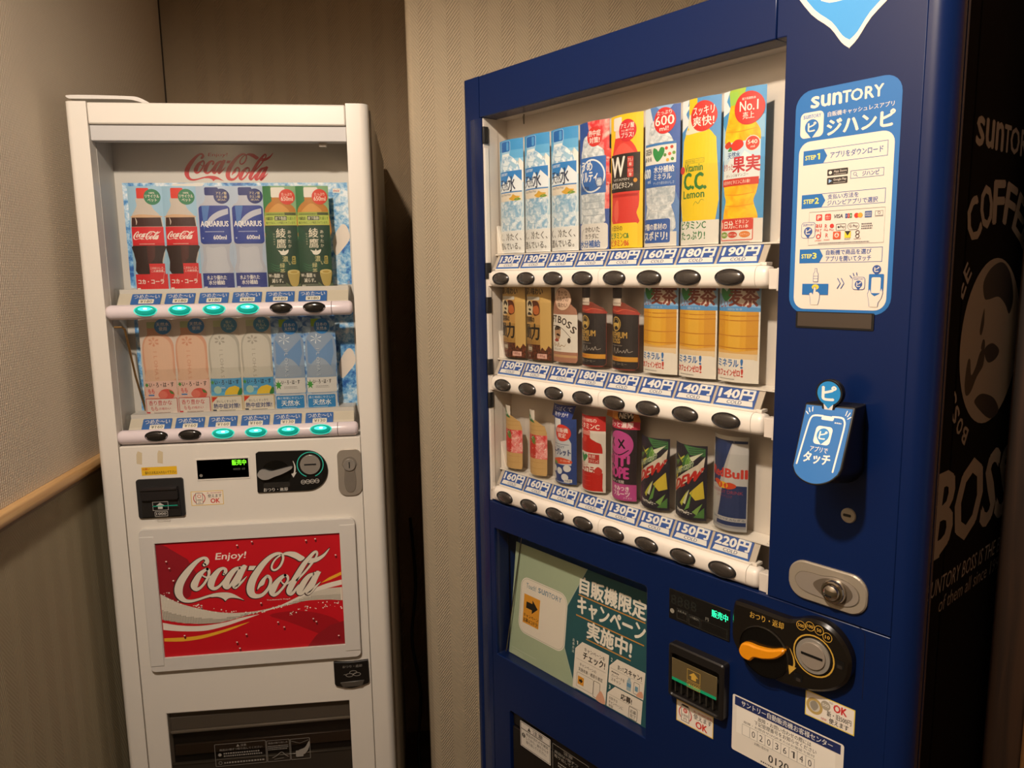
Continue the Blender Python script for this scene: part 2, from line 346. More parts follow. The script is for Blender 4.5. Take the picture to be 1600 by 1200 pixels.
# ------------------------------------------------------------------ room
HB = lambda ax: wallpaper('herringbone_wallpaper_%d' % ax, ax, 'herringbone', 'c2b196', 'b9a78b')
HX = HB(0); HY = wallpaper('olive_herringbone_wallpaper', 1, 'herringbone', 'a3977b', '9b8e72')
RIB = wallpaper('ribbed_wallpaper', 1, 'ribbed', 'decfb9', 'd6c6af')
BACKP = wallpaper('back_wallpaper', 0, 'herringbone', 'a18d72', '988468')
def slab(name, x0, x1, y0, y1, z0, z1, mat, kind=True):
    b = MB(); b.box(x0, x1, y0, y1, z0, z1, mat); o = b.build(name)
    return structure(o) if kind else o
XW = -.675; YB = 2.345; ZC = 2.45
slab('floor', -1.0, 2.6, -2.2, 2.6, -.05, 0, wood('floor_vinyl', '5a4634', '6e5844', (1, 6, 1)))
slab('ceiling', -1.0, 2.6, -2.2, 2.6, ZC, ZC+.05, M('d8cbb8', .8))
slab('wall_left', XW-.1, XW, -2.2, YB, 0, 1.105, HY)
slab('wall_left_upper', XW-.1, XW, -2.2, YB, 1.105, ZC, RIB)
slab('wall_back', XW-.1, .02, YB, YB+.1, 0, ZC, BACKP)
slab('wall_front', XW-.1, 2.3, -2.25, -2.2, 0, ZC, M('9c8668', .8))
b = MB(); b.prism([(.003, 0), (2.3, 0), (2.3, ZC), (.003, ZC)], 1.80, YB+.1, HX); o = b.build('wall_pillar', None, bevel=.012); structure(o)
b = MB(); b.box(XW-.002, XW+.003, YB-.004, YB+.01, 0, ZC, M('3a2c1c', .8)); structure(b.build('trim_1'))
# wooden dado rail on the left wall, rounded nose over a thin strip coloured as its underside shadow
b = MB(); prof = [(0, 1.110), (.013, 1.110), (.018, 1.115), (.019, 1.123), (.015, 1.132), (0, 1.134)]
RW = wood('pine_rail', 'b88a54', 'd2ab76', (30, 1.2, 30), .4)
b.add([(XW+x, y, z) for y in (-2.2, YB) for x, z in prof], [(i, (i+1) % 6, 6+(i+1) % 6, 6+i) for i in range(6)]+[(5, 4, 3, 2, 1, 0), (6, 7, 8, 9, 10, 11)], RW)
b.box(XW, XW+.006, -2.2, YB, 1.100, 1.110, M('7d6a55', .7)); structure(b.build('baseboard_rail', None, bevel=.0015)).name = 'trim_2'

# ------------------------------------------------------------------ white vending machine
WL = Vector((-.636, 1.573, 0))
WHT = M('dcd6cb', .34, spec=.45); WH2 = M('cfcac2', .42); GRYP = M('b9b7b5', .5); BLK = M('141312', .28); BLKM = M('1b1918', .6); PINK = M('d9cdd0', .3)
CHROME = M('b5afa6', .2, .6); STEEL = M('a89f92', .3, .45); DARKS = M('4a4641', .3, .8)
wm = thing('vending_machine', 'white drinks vending machine with red poster and two drink rows, against left wall', 'vending machine', WL)
b = MB(); b.box(.004, .5635, .1145, .712, .05, 1.826, M('c8c1b4', .5)); b.box(.02, .54, .12, .70, 0.0, .05, BLKM); b.build('cabinet', wm, .006)
dh = [(.036, 1.162), (.52, 1.162), (.52, 1.7945), (.036, 1.7945)]
b = MB(); b.prism([(.001, .06), (.5605, .06), (.5605, 1.824), (.001, 1.824)], .032, .038, M('6f6a62', .6), [dh]); b.build('door_gasket', wm)
b = MB(); b.prism([(.003, .05), (.5635, .05), (.5635, 1.827), (.003, 1.827)], .0385, .114, M('c8c1b4', .5), [dh]); b.build('door_shell', wm, .003)
# door posts with a rounded outer edge
def post(name, out, z0, z1, mat, parent):
    b = MB(); n = len(out)
    b.add([(x, y, z) for z in (z0, z1) for x, y in out], [(i, (i+1) % n, n+(i+1) % n, n+i) for i in range(n)]+[tuple(range(n))[::-1], tuple(range(n, 2*n))], mat)
    return b.build(name, parent, smooth=True)
def arc2(cx, cy, r, a0, a1, n=8): return [(cx+r*math.cos(math.radians(a0+(a1-a0)*k/n)), cy+r*math.sin(math.radians(a0+(a1-a0)*k/n))) for k in range(n+1)]
post('door_post', arc2(.012, .012, .012, 180, 270)+[(.0395, 0), (.0395, .03), (0, .03)], .06, 1.830, WHT, wm)
post('door_post', [(.5165, .03), (.5165, 0)]+arc2(.543, .017, .017, 270, 360)+[(.560, .03)], .06, 1.831, WHT, wm)
b = MB(); b.box(.0402, .5158, 0, .03, 1.789, 1.8285, WHT); b.build('top_rail', wm, .003)
b = MB(); b.box(.0402, .5158, .006, .03, 1.7595, 1.7885, GRYP); b.box(.46, .475, .02, .034, 1.752, 1.7595, M('a89f92', .4)); b.build('light_visor', wm, .0015)
b = MB(); x0, x1, yb_, z0, z1 = .0402, .5158, .108, 1.168, 1.789
b.box(x0, x1, yb_, yb_+.004, z0, z1, WH2); b.build('display_back_panel', wm)
b = MB(); b.box(x0-.004, x0, .0305, yb_+.004, z0, z1, WH2); b.build('display_side_panel', wm)
b = MB(); b.box(x1, x1+.004, .0305, yb_+.004, z0, z1, WH2); b.build('display_side_panel', wm)
b = MB(); b.box(x0, x1, .0305, yb_, z0-.004, z0, WH2); b.build('display_floor', wm)
b = MB(); b.box(x0, x1, .0305, yb_, 1.7885, 1.7925, WH2); b.build('display_ceiling', wm)
# header print and ice posters on the back panel
P = Print('header_logo'); logo(P, 182, 1696, 175, 'c0272d'); P.T('Enjoy!', 226, 1744, 264, 1753, 'c0272d', .02, .2); P.build(wm, flat(107.8))
for zz0, zz1 in ((1480, 1693), (1215, 1424)):
    P = Print('ice_poster'); P.rect(54, zz0, 505, zz1, ICE)
    P.sm([(470, zz0+95), (488, zz0+125), (500, zz0+122), (505, zz0+98), (492, zz0+78), (474, zz0+62)], 'e9dccf')
    P.sm([(150, zz1-4), (190, zz1-14), (215, zz1-2), (180, zz1-1)], 'e9e4da')
    if zz0 == 1480:
        P.rect(474, 1672, 490, 1681, 'e6e1d8'); logo(P, 475.5, 1674, 13, 'c0272d')
    P.build(wm, flat(107.2))
def dome_button(parent, x, z, rx, rz, mat, y=-.001, h=.006, lit=False):
    """oval push button: raised rim, convex lens"""
    b = MB(); n = 28; rim = MB()
    rings = []
    for k in range(5):
        t = k/4; sc = math.cos(t*math.pi/2*.96); yy = y-h*math.sin(t*math.pi/2)
        rings += [(x+rx*sc*math.cos(2*math.pi*i/n), yy, z+rz*sc*math.sin(2*math.pi*i/n)) for i in range(n)]
    fs = [(k*n+i, k*n+(i+1) % n, (k+1)*n+(i+1) % n, (k+1)*n+i) for k in range(4) for i in range(n)]+[tuple(range(4*n, 5*n))]
    b.add(rings, fs, mat)
    if lit:
        c = (x, z+rz*.38); e1 = el(c[0], c[1], rx*.62, rz*.38, 20)
        b.add([(p[0], y-h*.99-.0004*(1-abs(p[1]-c[1])/rz), p[1]) for p in e1], [tuple(range(20))], LITC)
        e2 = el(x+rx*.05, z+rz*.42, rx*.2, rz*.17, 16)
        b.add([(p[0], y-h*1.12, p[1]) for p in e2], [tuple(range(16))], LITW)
    o = b.build('button', parent, smooth=True)
    rim.add([(x+rx*s*math.cos(2*math.pi*i/n), yy, z+rz*s*math.sin(2*math.pi*i/n)) for s, yy in ((1.1, y), (1.06, y-.0018), (.98, y-.0006)) for i in range(n)],
            [(k*n+i, k*n+(i+1) % n, (k+1)*n+(i+1) % n, (k+1)*n+i) for k in range(2) for i in range(n)], LITR if lit else BLKM)
    rim.build('button_rim', parent, smooth=True); return o
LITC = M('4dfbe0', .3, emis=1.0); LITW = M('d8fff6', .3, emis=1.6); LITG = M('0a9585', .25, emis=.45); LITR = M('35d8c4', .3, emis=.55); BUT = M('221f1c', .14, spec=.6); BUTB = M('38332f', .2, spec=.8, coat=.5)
def wbar(z, xa, lit):
    bar = MB(); cy, r = .012, .0145; n = 20
    sec = [(cy+.0145*math.cos(a), .0145*math.sin(a)) for a in [2*math.pi*k/n for k in range(n)]]
    xs = [xa, xa+.001, xa+.004, xa+.009]+[.470]; sc = [.35, .62, .86, 1, 1]
    bar.add([(x, cy+(y-cy)*s, z+zz*s) for x, s in zip(xs, sc) for y, zz in sec], [(i*n+k, i*n+(k+1) % n, (i+1)*n+(k+1) % n, (i+1)*n+k) for i in range(4) for k in range(n)]+[tuple(range(n)), tuple(range(4*n, 5*n))[::-1]], PINK)
    o = bar.build('button_bar', wm, smooth=True)
    e = MB(); xs = [.4712, .505, .509, .5115, .512]; sc = [1, 1, .86, .6, .3]
    e.add([(x, cy+(y-cy)*s, z+zz*s) for x, s in zip(xs, sc) for y, zz in sec], [(i*n+k, i*n+(k+1) % n, (i+1)*n+(k+1) % n, (i+1)*n+k) for i in range(4) for k in range(n)]+[tuple(range(n)), tuple(range(4*n, 5*n))[::-1]], PINK)
    e.build('end_cap', o, smooth=True)
    for i in range(6):
        dome_button(o, .1145+.0645*i, z+.003, .0205, .0098, LITG if i in lit else BUT, y=-.0015, h=.0045, lit=i in lit)
    return o
def shelf(z, prices, name):
    b = MB(); b.box(.050, .502, .055, .107, z, z+.004, WH2); b.box(.050, .502, .053, .0565, z-.006, z+.004, WH2)
    b.add([(.050, .0325, z-.0265), (.502, .0325, z-.0265), (.502, .0525, z-.0045), (.050, .0525, z-.0045), (.050, .034, z-.028), (.502, .034, z-.028), (.502, .056, z-.005), (.050, .056, z-.005)],
          [(0, 1, 2, 3), (7, 6, 5, 4), (0, 4, 5, 1), (3, 2, 6, 7), (0, 3, 7, 4), (1, 5, 6, 2)], M('c9c0ae', .35))
    b.box(.048, .050, .03, .07, z-.03, z+.006, PLASTIC); b.box(.502, .504, .03, .07, z-.03, z+.014, PLASTIC)
    o = b.build(name, wm)
    for i, (pr, litb) in enumerate(prices):
        P = Print('price_tag'); c = '2f62a6'
        P.rect(0, 0, 57, 26.5, c, 2); P.T('つめた〜い', 4, 14.5, 53, 25, 'dcd8d2', .012); P.rect(15, 2.5, 44, 13, 'ded9c8', 1.5); P.T('¥'+pr, 18, 4.6, 41, 11.2, '2c2a26', .012)
        xx = 75.5+65.2*i
        P.build(o, lambda x, zz, l, xx=xx: ((x+xx)/1000, .0295+zz/26.5*.0205-l/1000, z-.0258+zz/26.5*.0205+l/2000))
    return o
shelf(1.474, [('180', 1)]*6, 'product_shelf'); shelf(1.218, [('160', 0)]*4+[('130', 0)]*2, 'product_shelf')
wbar(1.434, .037, (0, 1, 2, 3)); wbar(1.1835, .037, (2, 3, 4, 5))
# brass hinge hook inside the lower compartment
b = MB(); b.tube([(.046, .02, 1.405), (.060, .02, 1.405), (.064, .024, 1.400), (.064, .06, 1.30), (.064, .10, 1.222)], .0022, M('9a7a4c', .35, .8)); b.build('rack_wire', wm, smooth=True)
# acrylic windows
b = MB(); b.box(.0402, .5158, .0265, .0285, 1.4495, 1.7593, GLASS); b.build('window_pane', wm)
b = MB(); b.box(.0402, .5158, .0265, .0285, 1.1995, 1.4185, GLASS); b.build('window_pane', wm)
# lower door panel
pan = [(.041, .10), (.5155, .10), (.5155, 1.167), (.041, 1.167)]
hole = [(.0865, .40), (.466, .40), (.466, .5815), (.0865, .5865)]
b = MB(); b.prism(pan, .0, .03, WHT, [hole]); b.build('lower_door_panel', wm, .002)
b = MB(); b.prism(rr(.02, .05, .54, .098, .004), .004, .03, GRYP); b.build('kick_plate', wm, .001)
# bill acceptor
b = MB(); b.prism(rr(.0685, 1.0185, .1590, 1.0990, .005), -.005, .004, BLKM); bill = b.build('bill_acceptor', wm, .0015)
b = MB(); b.prism(rr(.0785, 1.058, .150, 1.081, .003), -.016, -.004, M('232020', .3)); b.box(.08, .149, -.019, -.004, 1.079, 1.0835, M('2c2828', .25)); b.build('bill_hood', bill, .002)
b = MB(); b.prism([(.076, 1.022), (.152, 1.022), (.150, 1.057), (.078, 1.057)], -.009, -.004, M('201e1d', .35)); b.build('bill_mouth', bill, .0015)
P = Print('bill_mark'); P.frame(104, 1024.5, 129, 1035, .9, 'b9b4ac', 1); P.T('1000', 107, 1027.5, 126, 1032.5, 'c9c5bd', .02)
P.frame(101, 1037, 131, 1055, .7, 'b9b4ac'); P.poly([(111, 1040), (120, 1040), (120, 1046), (125, 1046), (115.5, 1053), (106, 1046), (111, 1046)], 'c0bcb4')
P.rect(101, 1045, 149, 1047, M('0c7a60', .4, emis=.35)); P.build(bill, flat(-17))
# number display
b = MB(); b.box(.187, .289, .0, .004, 1.0925, 1.1335, BLK); dsp = b.build('number_display', wm)
b = MB(); b.prism([(.185, 1.0905), (.291, 1.0905), (.291, 1.1355), (.185, 1.1355)], -.0012, .002, WHT, [[(.1875, 1.093), (.2885, 1.093), (.2885, 1.133), (.1875, 1.133)]]); b.build('display_bezel', dsp)
P = Print('display_text'); G = M('7dff2a', .4, emis=1.3); P.T('販売中', 256, 1119, 284, 1130.5, G, .02); P.T('0023 10', 258, 1109, 281, 1113, '6a6a60'); P.part('indicator_dot').circ(194, 1100.5, 3.2, '77736c'); P.build(dsp, flat(-.4))
# tape scraps and stickers
P = Print('warning_sticker'); P.rect(80, 1106, 148, 1123, 'e2b322'); P.T('お願い', 82, 1116.5, 96, 1121.5, 'b3301c', .02); P.T('濡れたお札は入れないで下さい', 86, 1108.2, 146, 1114.6, '2b2015', .02); P.build(wm, flat(-.25))
P = Print('accepted_notes_sticker'); P.rect(171, 1038, 234.5, 1068, 'ddb94a'); P.rect(172.2, 1039.2, 233.3, 1066.8, 'e8dccb')
P.ring(187, 1053, 12, 1.6, 'b5352c'); P.rect(180, 1041, 194, 1064.5, 'e8dccb'); P.frame(180, 1041, 194, 1064.5, .8, '3a322c'); P.ring(187, 1057.5, 3.6, 1, 'c0392f'); P.T('1000', 182.5, 1047.5, 191.5, 1051, '3a322c', .02); P.T('円', 185, 1042.5, 189, 1046, '3a322c', .02)
P.T('新・旧1000円紙幣', 203, 1062, 231, 1065, 'b5352c', .01); P.T('使えます', 204, 1053.5, 231, 1060.8, '2f2822', .02); P.T('OK', 209, 1042, 227, 1051.5, 'c9382c', .05); P.build(wm, flat(-.25))
for xa in (72, 112):
    P = Print('tape_scrap'); P.poly([(xa, 1131), (xa+10, 1129), (xa+12, 1153), (xa+4, 1157), (xa+1, 1150)], 'c9b998'); P.build(wm, flat(-.12))
# coin panel
out = [(.3035, 1.0615), (.3055, 1.0595)]+[(.385, 1.059)]+arc2(.4045, 1.1015, .0425, -90, 90, 16)+[(.310, 1.1455), (.3045, 1.142)]
b = MB(); b.prism(out, -.004, .004, BLK); coin = b.build('coin_panel', wm, .002)
b = MB(); b.prism(el(.343, 1.098, .030, .028), -.0043, .001, M('0b0b0a', .15)); b.prism(rr(.316, 1.069, .370, 1.080, .005), -.0055, -.003, M('2c2a27', .1)); b.build('lever_recess', coin)
b = MB(); b.prism(crom([(.307, .0), (.312, .009), (.321, .010), (.334, .006), (.350, .009), (.374, .014), (.375, .010), (.358, .001), (.340, -.005), (.327, -.010), (.315, -.009)], 4, True), -.013, -.0045, M('8d8984', .35)); 
for i in range(len(b.v)): b.v[i] = (b.v[i][0], b.v[i][1], b.v[i][2]+1.0985)
b.build('return_lever', coin, .0015)
b = MB(); b.prism(el(.4125, 1.1145, .0205, n=36), -.008, -.003, CHROME); dial = b.build('coin_dial', coin, .0015)
b = MB(); b.box(.4005, .4245, -.0086, -.007, 1.1135, 1.1165, M('080707', .6)); b.build('coin_slot', dial)
P = Print('coin_panel_print'); P.poly(el(412, 1114, 27, n=30, a0=-70, a1=250)+el(412, 1114, 25.4, n=30, a0=-70, a1=250)[::-1], M('2aa58e', .4, emis=.25))
P.part('panel_wording').T('おつり・返却', 316, 1060.8, 364, 1069, 'cfcbc2', .015); P.part('turn_arrow')
P.stroke([(378, 1123, 1.2), (381, 1112, 2.6), (380, 1100, 3.2), (377.5, 1095, 3)], 'c5c1b8'); P.poly([(373, 1096), (384, 1099), (377, 1088)], 'c5c1b8')
P.part('coin_marks')
for i, t in enumerate(('500', '100', '50', '10')):
    P.ring(396+9.3*i, 1077.5+.4*i, 4.7, .8, 'c5c1b8'); P.T(t, 392.8+9.3*i, 1076+.4*i, 399.2+9.3*i, 1079.2+.4*i, 'c5c1b8', .02)
P.circ(431, 1088, 4.4, '050505'); P.circ(396, 1066, 4.2, '050505'); P.build(coin, flat(-4.1))
# lock
b = MB(); b.prism(rr(.467, 1.0435, .5155, 1.1420, [.018, .018, .013, .013]), -.004, .003, STEEL); lk = b.build('door_lock', wm, .002)
b = MB(); b.prism(crom([(.4915, 1.128), (.503, 1.122), (.5065, 1.110), (.502, 1.100), (.5035, 1.074), (.500, 1.056), (.4915, 1.051), (.483, 1.056), (.4795, 1.074), (.481, 1.100), (.4765, 1.110), (.480, 1.122)], 4, True), -.0055, -.0035, M('8e867b', .3, .45)); b.build('lock_handle', lk, .001)
b = MB(); b.prism(el(.4915, 1.110, .0125), -.0085, -.005, CHROME); cyl = b.build('lock_cylinder', lk, .0012)
b = MB(); b.box(.4905, .4925, -.0090, -.008, 1.1035, 1.1165, M('0a0908', .5)); b.build('keyhole', cyl)
# framed red poster
b = MB(); b.prism(rr(.0665, .6875, .4970, .9955, .011), -.010, .001, WH2, [[(.0955, .7165), (.4645, .7165), (.4645, .9655), (.0955, .9655)]]); af = b.build('advert_frame', wm, .0025)
for xs, z0_, z1_ in (((.0675, .0945), .7005, .9805), ((.4655, .496), .7025, .983)):
    b = MB(); b.prism([(xs[0], z0_), (xs[1], z0_), (xs[1], z1_), (xs[0], z1_)], -.0112, -.008, WH2); b.build('frame_clip', af, .0008)
P = Print('advert_poster'); P.rect(0, 0, 369, 249, 'c20a1c')
P.poly([(0, 249), (20, 240), (60, 210), (75, 180), (60, 130), (30, 110), (0, 105)], '8e1220'); P.poly(crom([(369, 40), (350, 58), (320, 72), (285, 80), (250, 82), (215, 76), (250, 60), (290, 40), (330, 20), (369, 8)], 3), 'a00818'); P.poly([(290, 0), (369, 0), (369, 52), (340, 45), (310, 25)], '90101c')
GB = [(1, 139), (21, 125.6), (44, 113), (75, 101.5), (108, 92), (140, 87), (172, 86.5), (202, 89), (240, 97), (274, 109.7), (305, 121), (335, 127), (368, 128)]
GL = [(368, 98.7), (329, 102.8), (291, 102.9), (266, 98), (240, 93), (202, 86.2), (172, 80.5), (139, 72.2), (107, 67.4), (73, 68.5), (41, 72.5), (1, 82.8)]
P.poly(crom(GB, 3)+crom(GL, 3), 'd6cdbc')
def inband(x, z):
    f = lambda L: next((L[i][1]+(L[i+1][1]-L[i][1])*(x-L[i][0])/(L[i+1][0]-L[i][0]) for i in range(len(L)-1) if L[i][0] <= x <= L[i+1][0]), 0)
    t = f(GB); q = f(GL[::-1]); return (z-q)/max(t-q, 1), t-q
dv = []; df = []; wv = []; wf = []
st = 3.1
for i in range(1, 118):
    for j in range(20, 46):
        x, z = i*st, j*st; k, th = inband(x, z)
        if -.02 < k < 1.02 and th > 1.5:
            r = (1.25 if k < .38 else .55)*(1.0 if x < 260 or k > .2 else 1.1)
            if x > 240: r = 1.15 if k < .5 else .7
            o = len(dv); dv += [(x-r, z), (x, z-r), (x+r, z), (x, z+r)] if False else [(x-r*.85, z-r*.85), (x+r*.85, z-r*.85), (x+r*.85, z+r*.85), (x-r*.85, z+r*.85)]; df.append((o, o+1, o+2, o+3))
P.add(dv, df, '6a6455')
random.seed(11)
for k in range(120):
    x = random.uniform(3, 366); fr = inband(x, 0); t = next((GB[i][1]+(GB[i+1][1]-GB[i][1])*(x-GB[i][0])/(GB[i+1][0]-GB[i][0]) for i in range(len(GB)-1) if GB[i][0] <= x <= GB[i+1][0]), 0)
    if x < 150: z = t+random.uniform(-3, 14)*(1-x/220)
    elif x > 255: z = t-26-random.uniform(-4, 22)*((x-230)/140)
    else: z = t-random.uniform(0, 6)
    e = el(x, z, random.uniform(.6, 1.8), n=8); o = len(wv); wv += e; wf.append(tuple(range(o, o+8)))
P.add(wv, wf, 'ece2d4')
P.poly(crom([(1, 76.2), (28.7, 68.7), (60, 64.3), (89.4, 63.9), (126.6, 67.8), (156.8, 74.9), (194.5, 80.2)], 3)+crom([(194.4, 79.6), (156.4, 68.2), (126.1, 59.6), (88.6, 52.5), (59.2, 52.7), (27.7, 55.8), (1, 60.5)], 3), 'e2d9ca')
P.poly(crom([(200, 85.5), (240, 97), (279.3, 114.5), (310.2, 128.8), (336, 137.9), (368, 144.6)], 3)+crom([(368, 133.5), (335.5, 127), (304.7, 119.7), (266.1, 103.8), (240, 94), (200, 84)], 3), 'e2d9ca')
P.poly(crom([(1, 42), (38.7, 40.8), (75.6, 42.7), (113.1, 49.8), (145.8, 58.1), (173.6, 64.9)], 3)+crom([(173.6, 64.3), (145.5, 53.5), (112.6, 43.5), (75.1, 35.1), (38.1, 32.2), (1, 35)], 3), 'e6a92c')
P.poly([(324.7, 140), (341.7, 151.1), (368, 162.3), (368, 155.3), (344, 145.5)], 'e6a92c')
logo(P, 37.4, 114, 309.3, '3a2020', 2.6, -1.3, -.8); P.l += .1; logo(P, 37.4, 114, 309.3, 'ddd3c2')
P.T('Enjoy!', 114, 201, 174, 219.5, 'f0ded2', .03, .2); P.T('Trademark Regd.', 212, 108, 261, 111.5, 'f0ded2', .02)
for x, z in ((160, 234), (18, 208), (23, 193), (29, 166), (190, 240), (299, 236), (318, 238), (358, 200), (232, 60), (305, 62), (311, 55), (244, 48), (146, 22), (151, 8), (166, 38), (356, 20), (200, 105), (42, 45)):
    P.circ(x, z, 1.8, 'f6d8d0', 1.3); P.circ(x+1.2, z-4.5, 2.2, '6c0812', 3.0) 
P.T('S.8125···', 340, -12, 366, -7, '8a7c6a'); P.build(af, flat(-5, 95.6, 716.6))
# coin return cup
b = MB(); b.prism(crom([(.4375, .676), (.474, .6735), (.5105, .6755)], 6)+[(.5115, .626)]+crom([(.509, .622), (.474, .6135), (.441, .621)], 6)+[(.438, .626)], -.006, .004, BLK); cr = b.build('coin_return', wm, .002)
b = MB(); b.prism([(.455, .618), (.497, .6185), (.5015, .631), (.449, .629)], -.0085, -.005, M('4c4740', .3)); b.build('coin_cup', cr, .0015)
P = Print('coin_return_print'); P.T('おつり・返却', 456, 661, 497, 667, '8a857c', .01)
for x, z in ((470, 644), (486, 645), (478, 650)): P.poly(el(x, z, 8, 4.2), '9a958c', [el(x, z, 6.9, 3.3)])
P.stroke([(458, 646, 1), (462, 646, 1)], '9a958c', 1); P.build(cr, flat(-6.1))
# delivery opening
b = MB(); b.box(.0865, .466, .026, .030, .40, .5865, M('201d1b', .4)); dl = b.build('delivery_chute', wm)
b = MB(); b.box(.0868, .4657, .014, .026, .538, .582, M('77716a', .35)); b.box(.0868, .4657, .010, .026, .532, .5385, M('8a837a', .3)); b.build('chute_hood', dl, .002)
b = MB(); b.box(.0868, .4657, .006, .011, .405, .462, M('4c4945', .25)); b.box(.0868, .4657, .004, .012, .462, .4665, M('4a4640', .2)); b.box(.09, .463, .020, .026, .475, .500, M('3b2f26', .3)); b.build('chute_flap', dl, .0015)
b = MB(); b.box(.0868, .4657, .0022, .0035, .402, .581, clear_mat('smoked_flap', (.8, .78, .75, 1), 1.45, .05)); b.build('clear_flap', dl)
P = Print('delivery_notice'); g = '8f8a82'; P.frame(177, 453, 284, 505, .8, g, 1.5); P.frame(285.5, 453, 334, 503, .8, g, 1.5); P.frame(335.5, 453, 377, 502, .8, g, 1.5)
P.poly([(222, 496), (229, 496), (225.5, 502)], g); P.T('注意', 231, 496, 243, 501.5, g, .02); P.T('商品は1個ずつ取り出してください', 187, 488.5, 276, 493.5, g, .01); P.lines(2, 195, 474, 278, 486, g); P.circ(187, 480, 3.6, g); P.rect(179, 469.5, 282, 470, g); P.lines(1, 195, 458, 280, 465, g); P.ring(187, 461, 3.8, .8, g)
P.T('商品の取り出し方', 289, 494.5, 330, 499, g, .01); P.lines(3, 288, 480, 332, 492, g); P.stroke([(296, 462), (305, 466), (316, 474), (324, 466), (330, 462)], g, 4, 1.2); P.stroke([(300, 458), (320, 460)], g, 2, .8)
P.stroke([(338, 497), (356, 491), (374, 497)], g, 1, .6); P.rect(346, 459, 362, 474, g, 2); P.sm([(352, 474), (366, 480), (375, 494), (376, 484), (370, 470), (362, 464)], g); P.build(dl, flat(2.0))
# curved catch plate lying on the machine's top
b = MB(); b.prism(crom([(-.062, 0), (-.055, .005), (.035, .004), (.060, .001), (.082, -.012)], 4)+crom([(.078, -.014), (.055, -.005), (.03, -.002), (-.058, -.002)], 4), 0, .10, WH2); br = b.build('top_bracket', wm)
for v in br.data.vertices: v.co = Vector((v.co.x*1.08+.060, v.co.y+.035, v.co.z+1.8435))
br.data.update()
# ------------------------------------------------------------------ drinks shown in the white machine
def sample(root_label, cat, group, origin, rz, draw, W, H, sag, sleeve=None, name='drink_sample', zs=1.0, xs=1.0):
    """display dummy: curved printed card (parts drawn by draw) in a clear sleeve; origin = world point at the bottom centre"""
    t = thing(name, root_label, cat, origin, rz, group)
    P = Print('backing_card'); draw(P)
    def xf(x, z, l):
        u = (x-W/2)/(W/2); return ((x-W/2)*xs/1000, (-sag*(1-min(u*u, 1.2))-l)/1000, z*zs/1000)
    P.build(t, xf, [W*k/12 for k in range(1, 12)] if sag > 2 else None, {'backing_card': .0006})
    if sleeve:
        sw, z0, z1, sg = sleeve; b = MB()
        def sf(u, v): a = u*2-1; return (a*sw/2000, (-sg*(1-a*a))/1000-.0012, (z0+(z1-z0)*v)/1000)
        b.grid(sf, 12, 1, PLASTIC)
        b.add([sf(k/12, 0) for k in range(13)]+[(sw/2000, .010, z0/1000), (-sw/2000, .010, z0/1000)], [tuple(range(15))], PLASTIC)
        b.build('clear_sleeve', t, smooth=True)
    return t
def badge(P, x, z, r, col, rows, tc='f2ece2'):
    P.part('badge'); P.circ(x, z, r, col)
    n = len(rows)
    for i, (t, wd, h) in enumerate(rows):
        tot = sum(q[2] for q in rows)+1.2*(n-1); zt = z+tot/2-sum(q[2]+1.2 for q in rows[:i])
        P.T(t, x-wd/2, zt-h, x+wd/2, zt, tc, .02)
def cola(P):
    P.rect(0, 0, 66, 207, M('9cc3dc', .4)); P.part('bottle_picture')
    P.sm([(17, 184), (43, 184), (45, 170), (50, 160), (61, 147), (63, 128), (62, 90), (63, 75), (58, 55), (57, 34), (8, 34), (6, 60), (3, 75), (4, 90), (3, 128), (4, 147), (12, 160), (17, 170)], 'c8bdb2', 3)
    P.poly([(5, 147), (60, 147), (62, 128), (3, 128)], '3d1c16')
    P.sm([(5, 149), (20, 152), (40, 151), (60, 149), (60, 146), (5, 146)], 'cfa985', 2)
    P.sm([(4, 92), (62, 92), (61, 75), (57, 58), (56, 34), (8, 34), (6, 58), (3, 75)], '2c1513', 3); P.poly([(30, 90), (46, 90), (44, 66), (30, 50)], '4a1a17')
    P.stroke([(12, 145, 1), (14, 138, 2.5), (13, 132, 1)], 'c9b9ac')
    P.part('cap').rect(18, 183, 42, 203.5, 'd8392c', 2.5)
    P.part('label').rect(2.5, 90.5, 63.5, 127.5, 'd01f28'); logo(P, 6, 102, 52, 'f0e6dc'); P.lines(1, 16, 92.5, 46, 95.5, 'e9bdb0')
    P.part('caption_strip').rect(3, 1, 64.5, 33.5, 'd3242a'); P.poly([(32, 33), (61, 33), (61, 54.5), (32, 54.5)], 'd3242a')
    P.T('このおいしさ、', 33, 43, 59, 48, 'f2e6dc', .012); P.T('この爽快感。', 35, 37, 59, 42, 'f2e6dc', .012)
    P.T('コカ・コーラ', 7, 14, 57, 23, 'f4ebe2', .045); P.rect(4.5, 3, 11, 6, 'e8d9d0'); P.stroke([(56, 14, .6), (57, 28, .6), (60, 40, .6)], 'e9a9a0', 2)
    badge(P, 47.5, 186, 15.5, '2c7d55', (('100%', 10, 3.5), ('リサイクル', 26, 6.5), ('ペット', 17, 6.5)), 'e8e0d0')
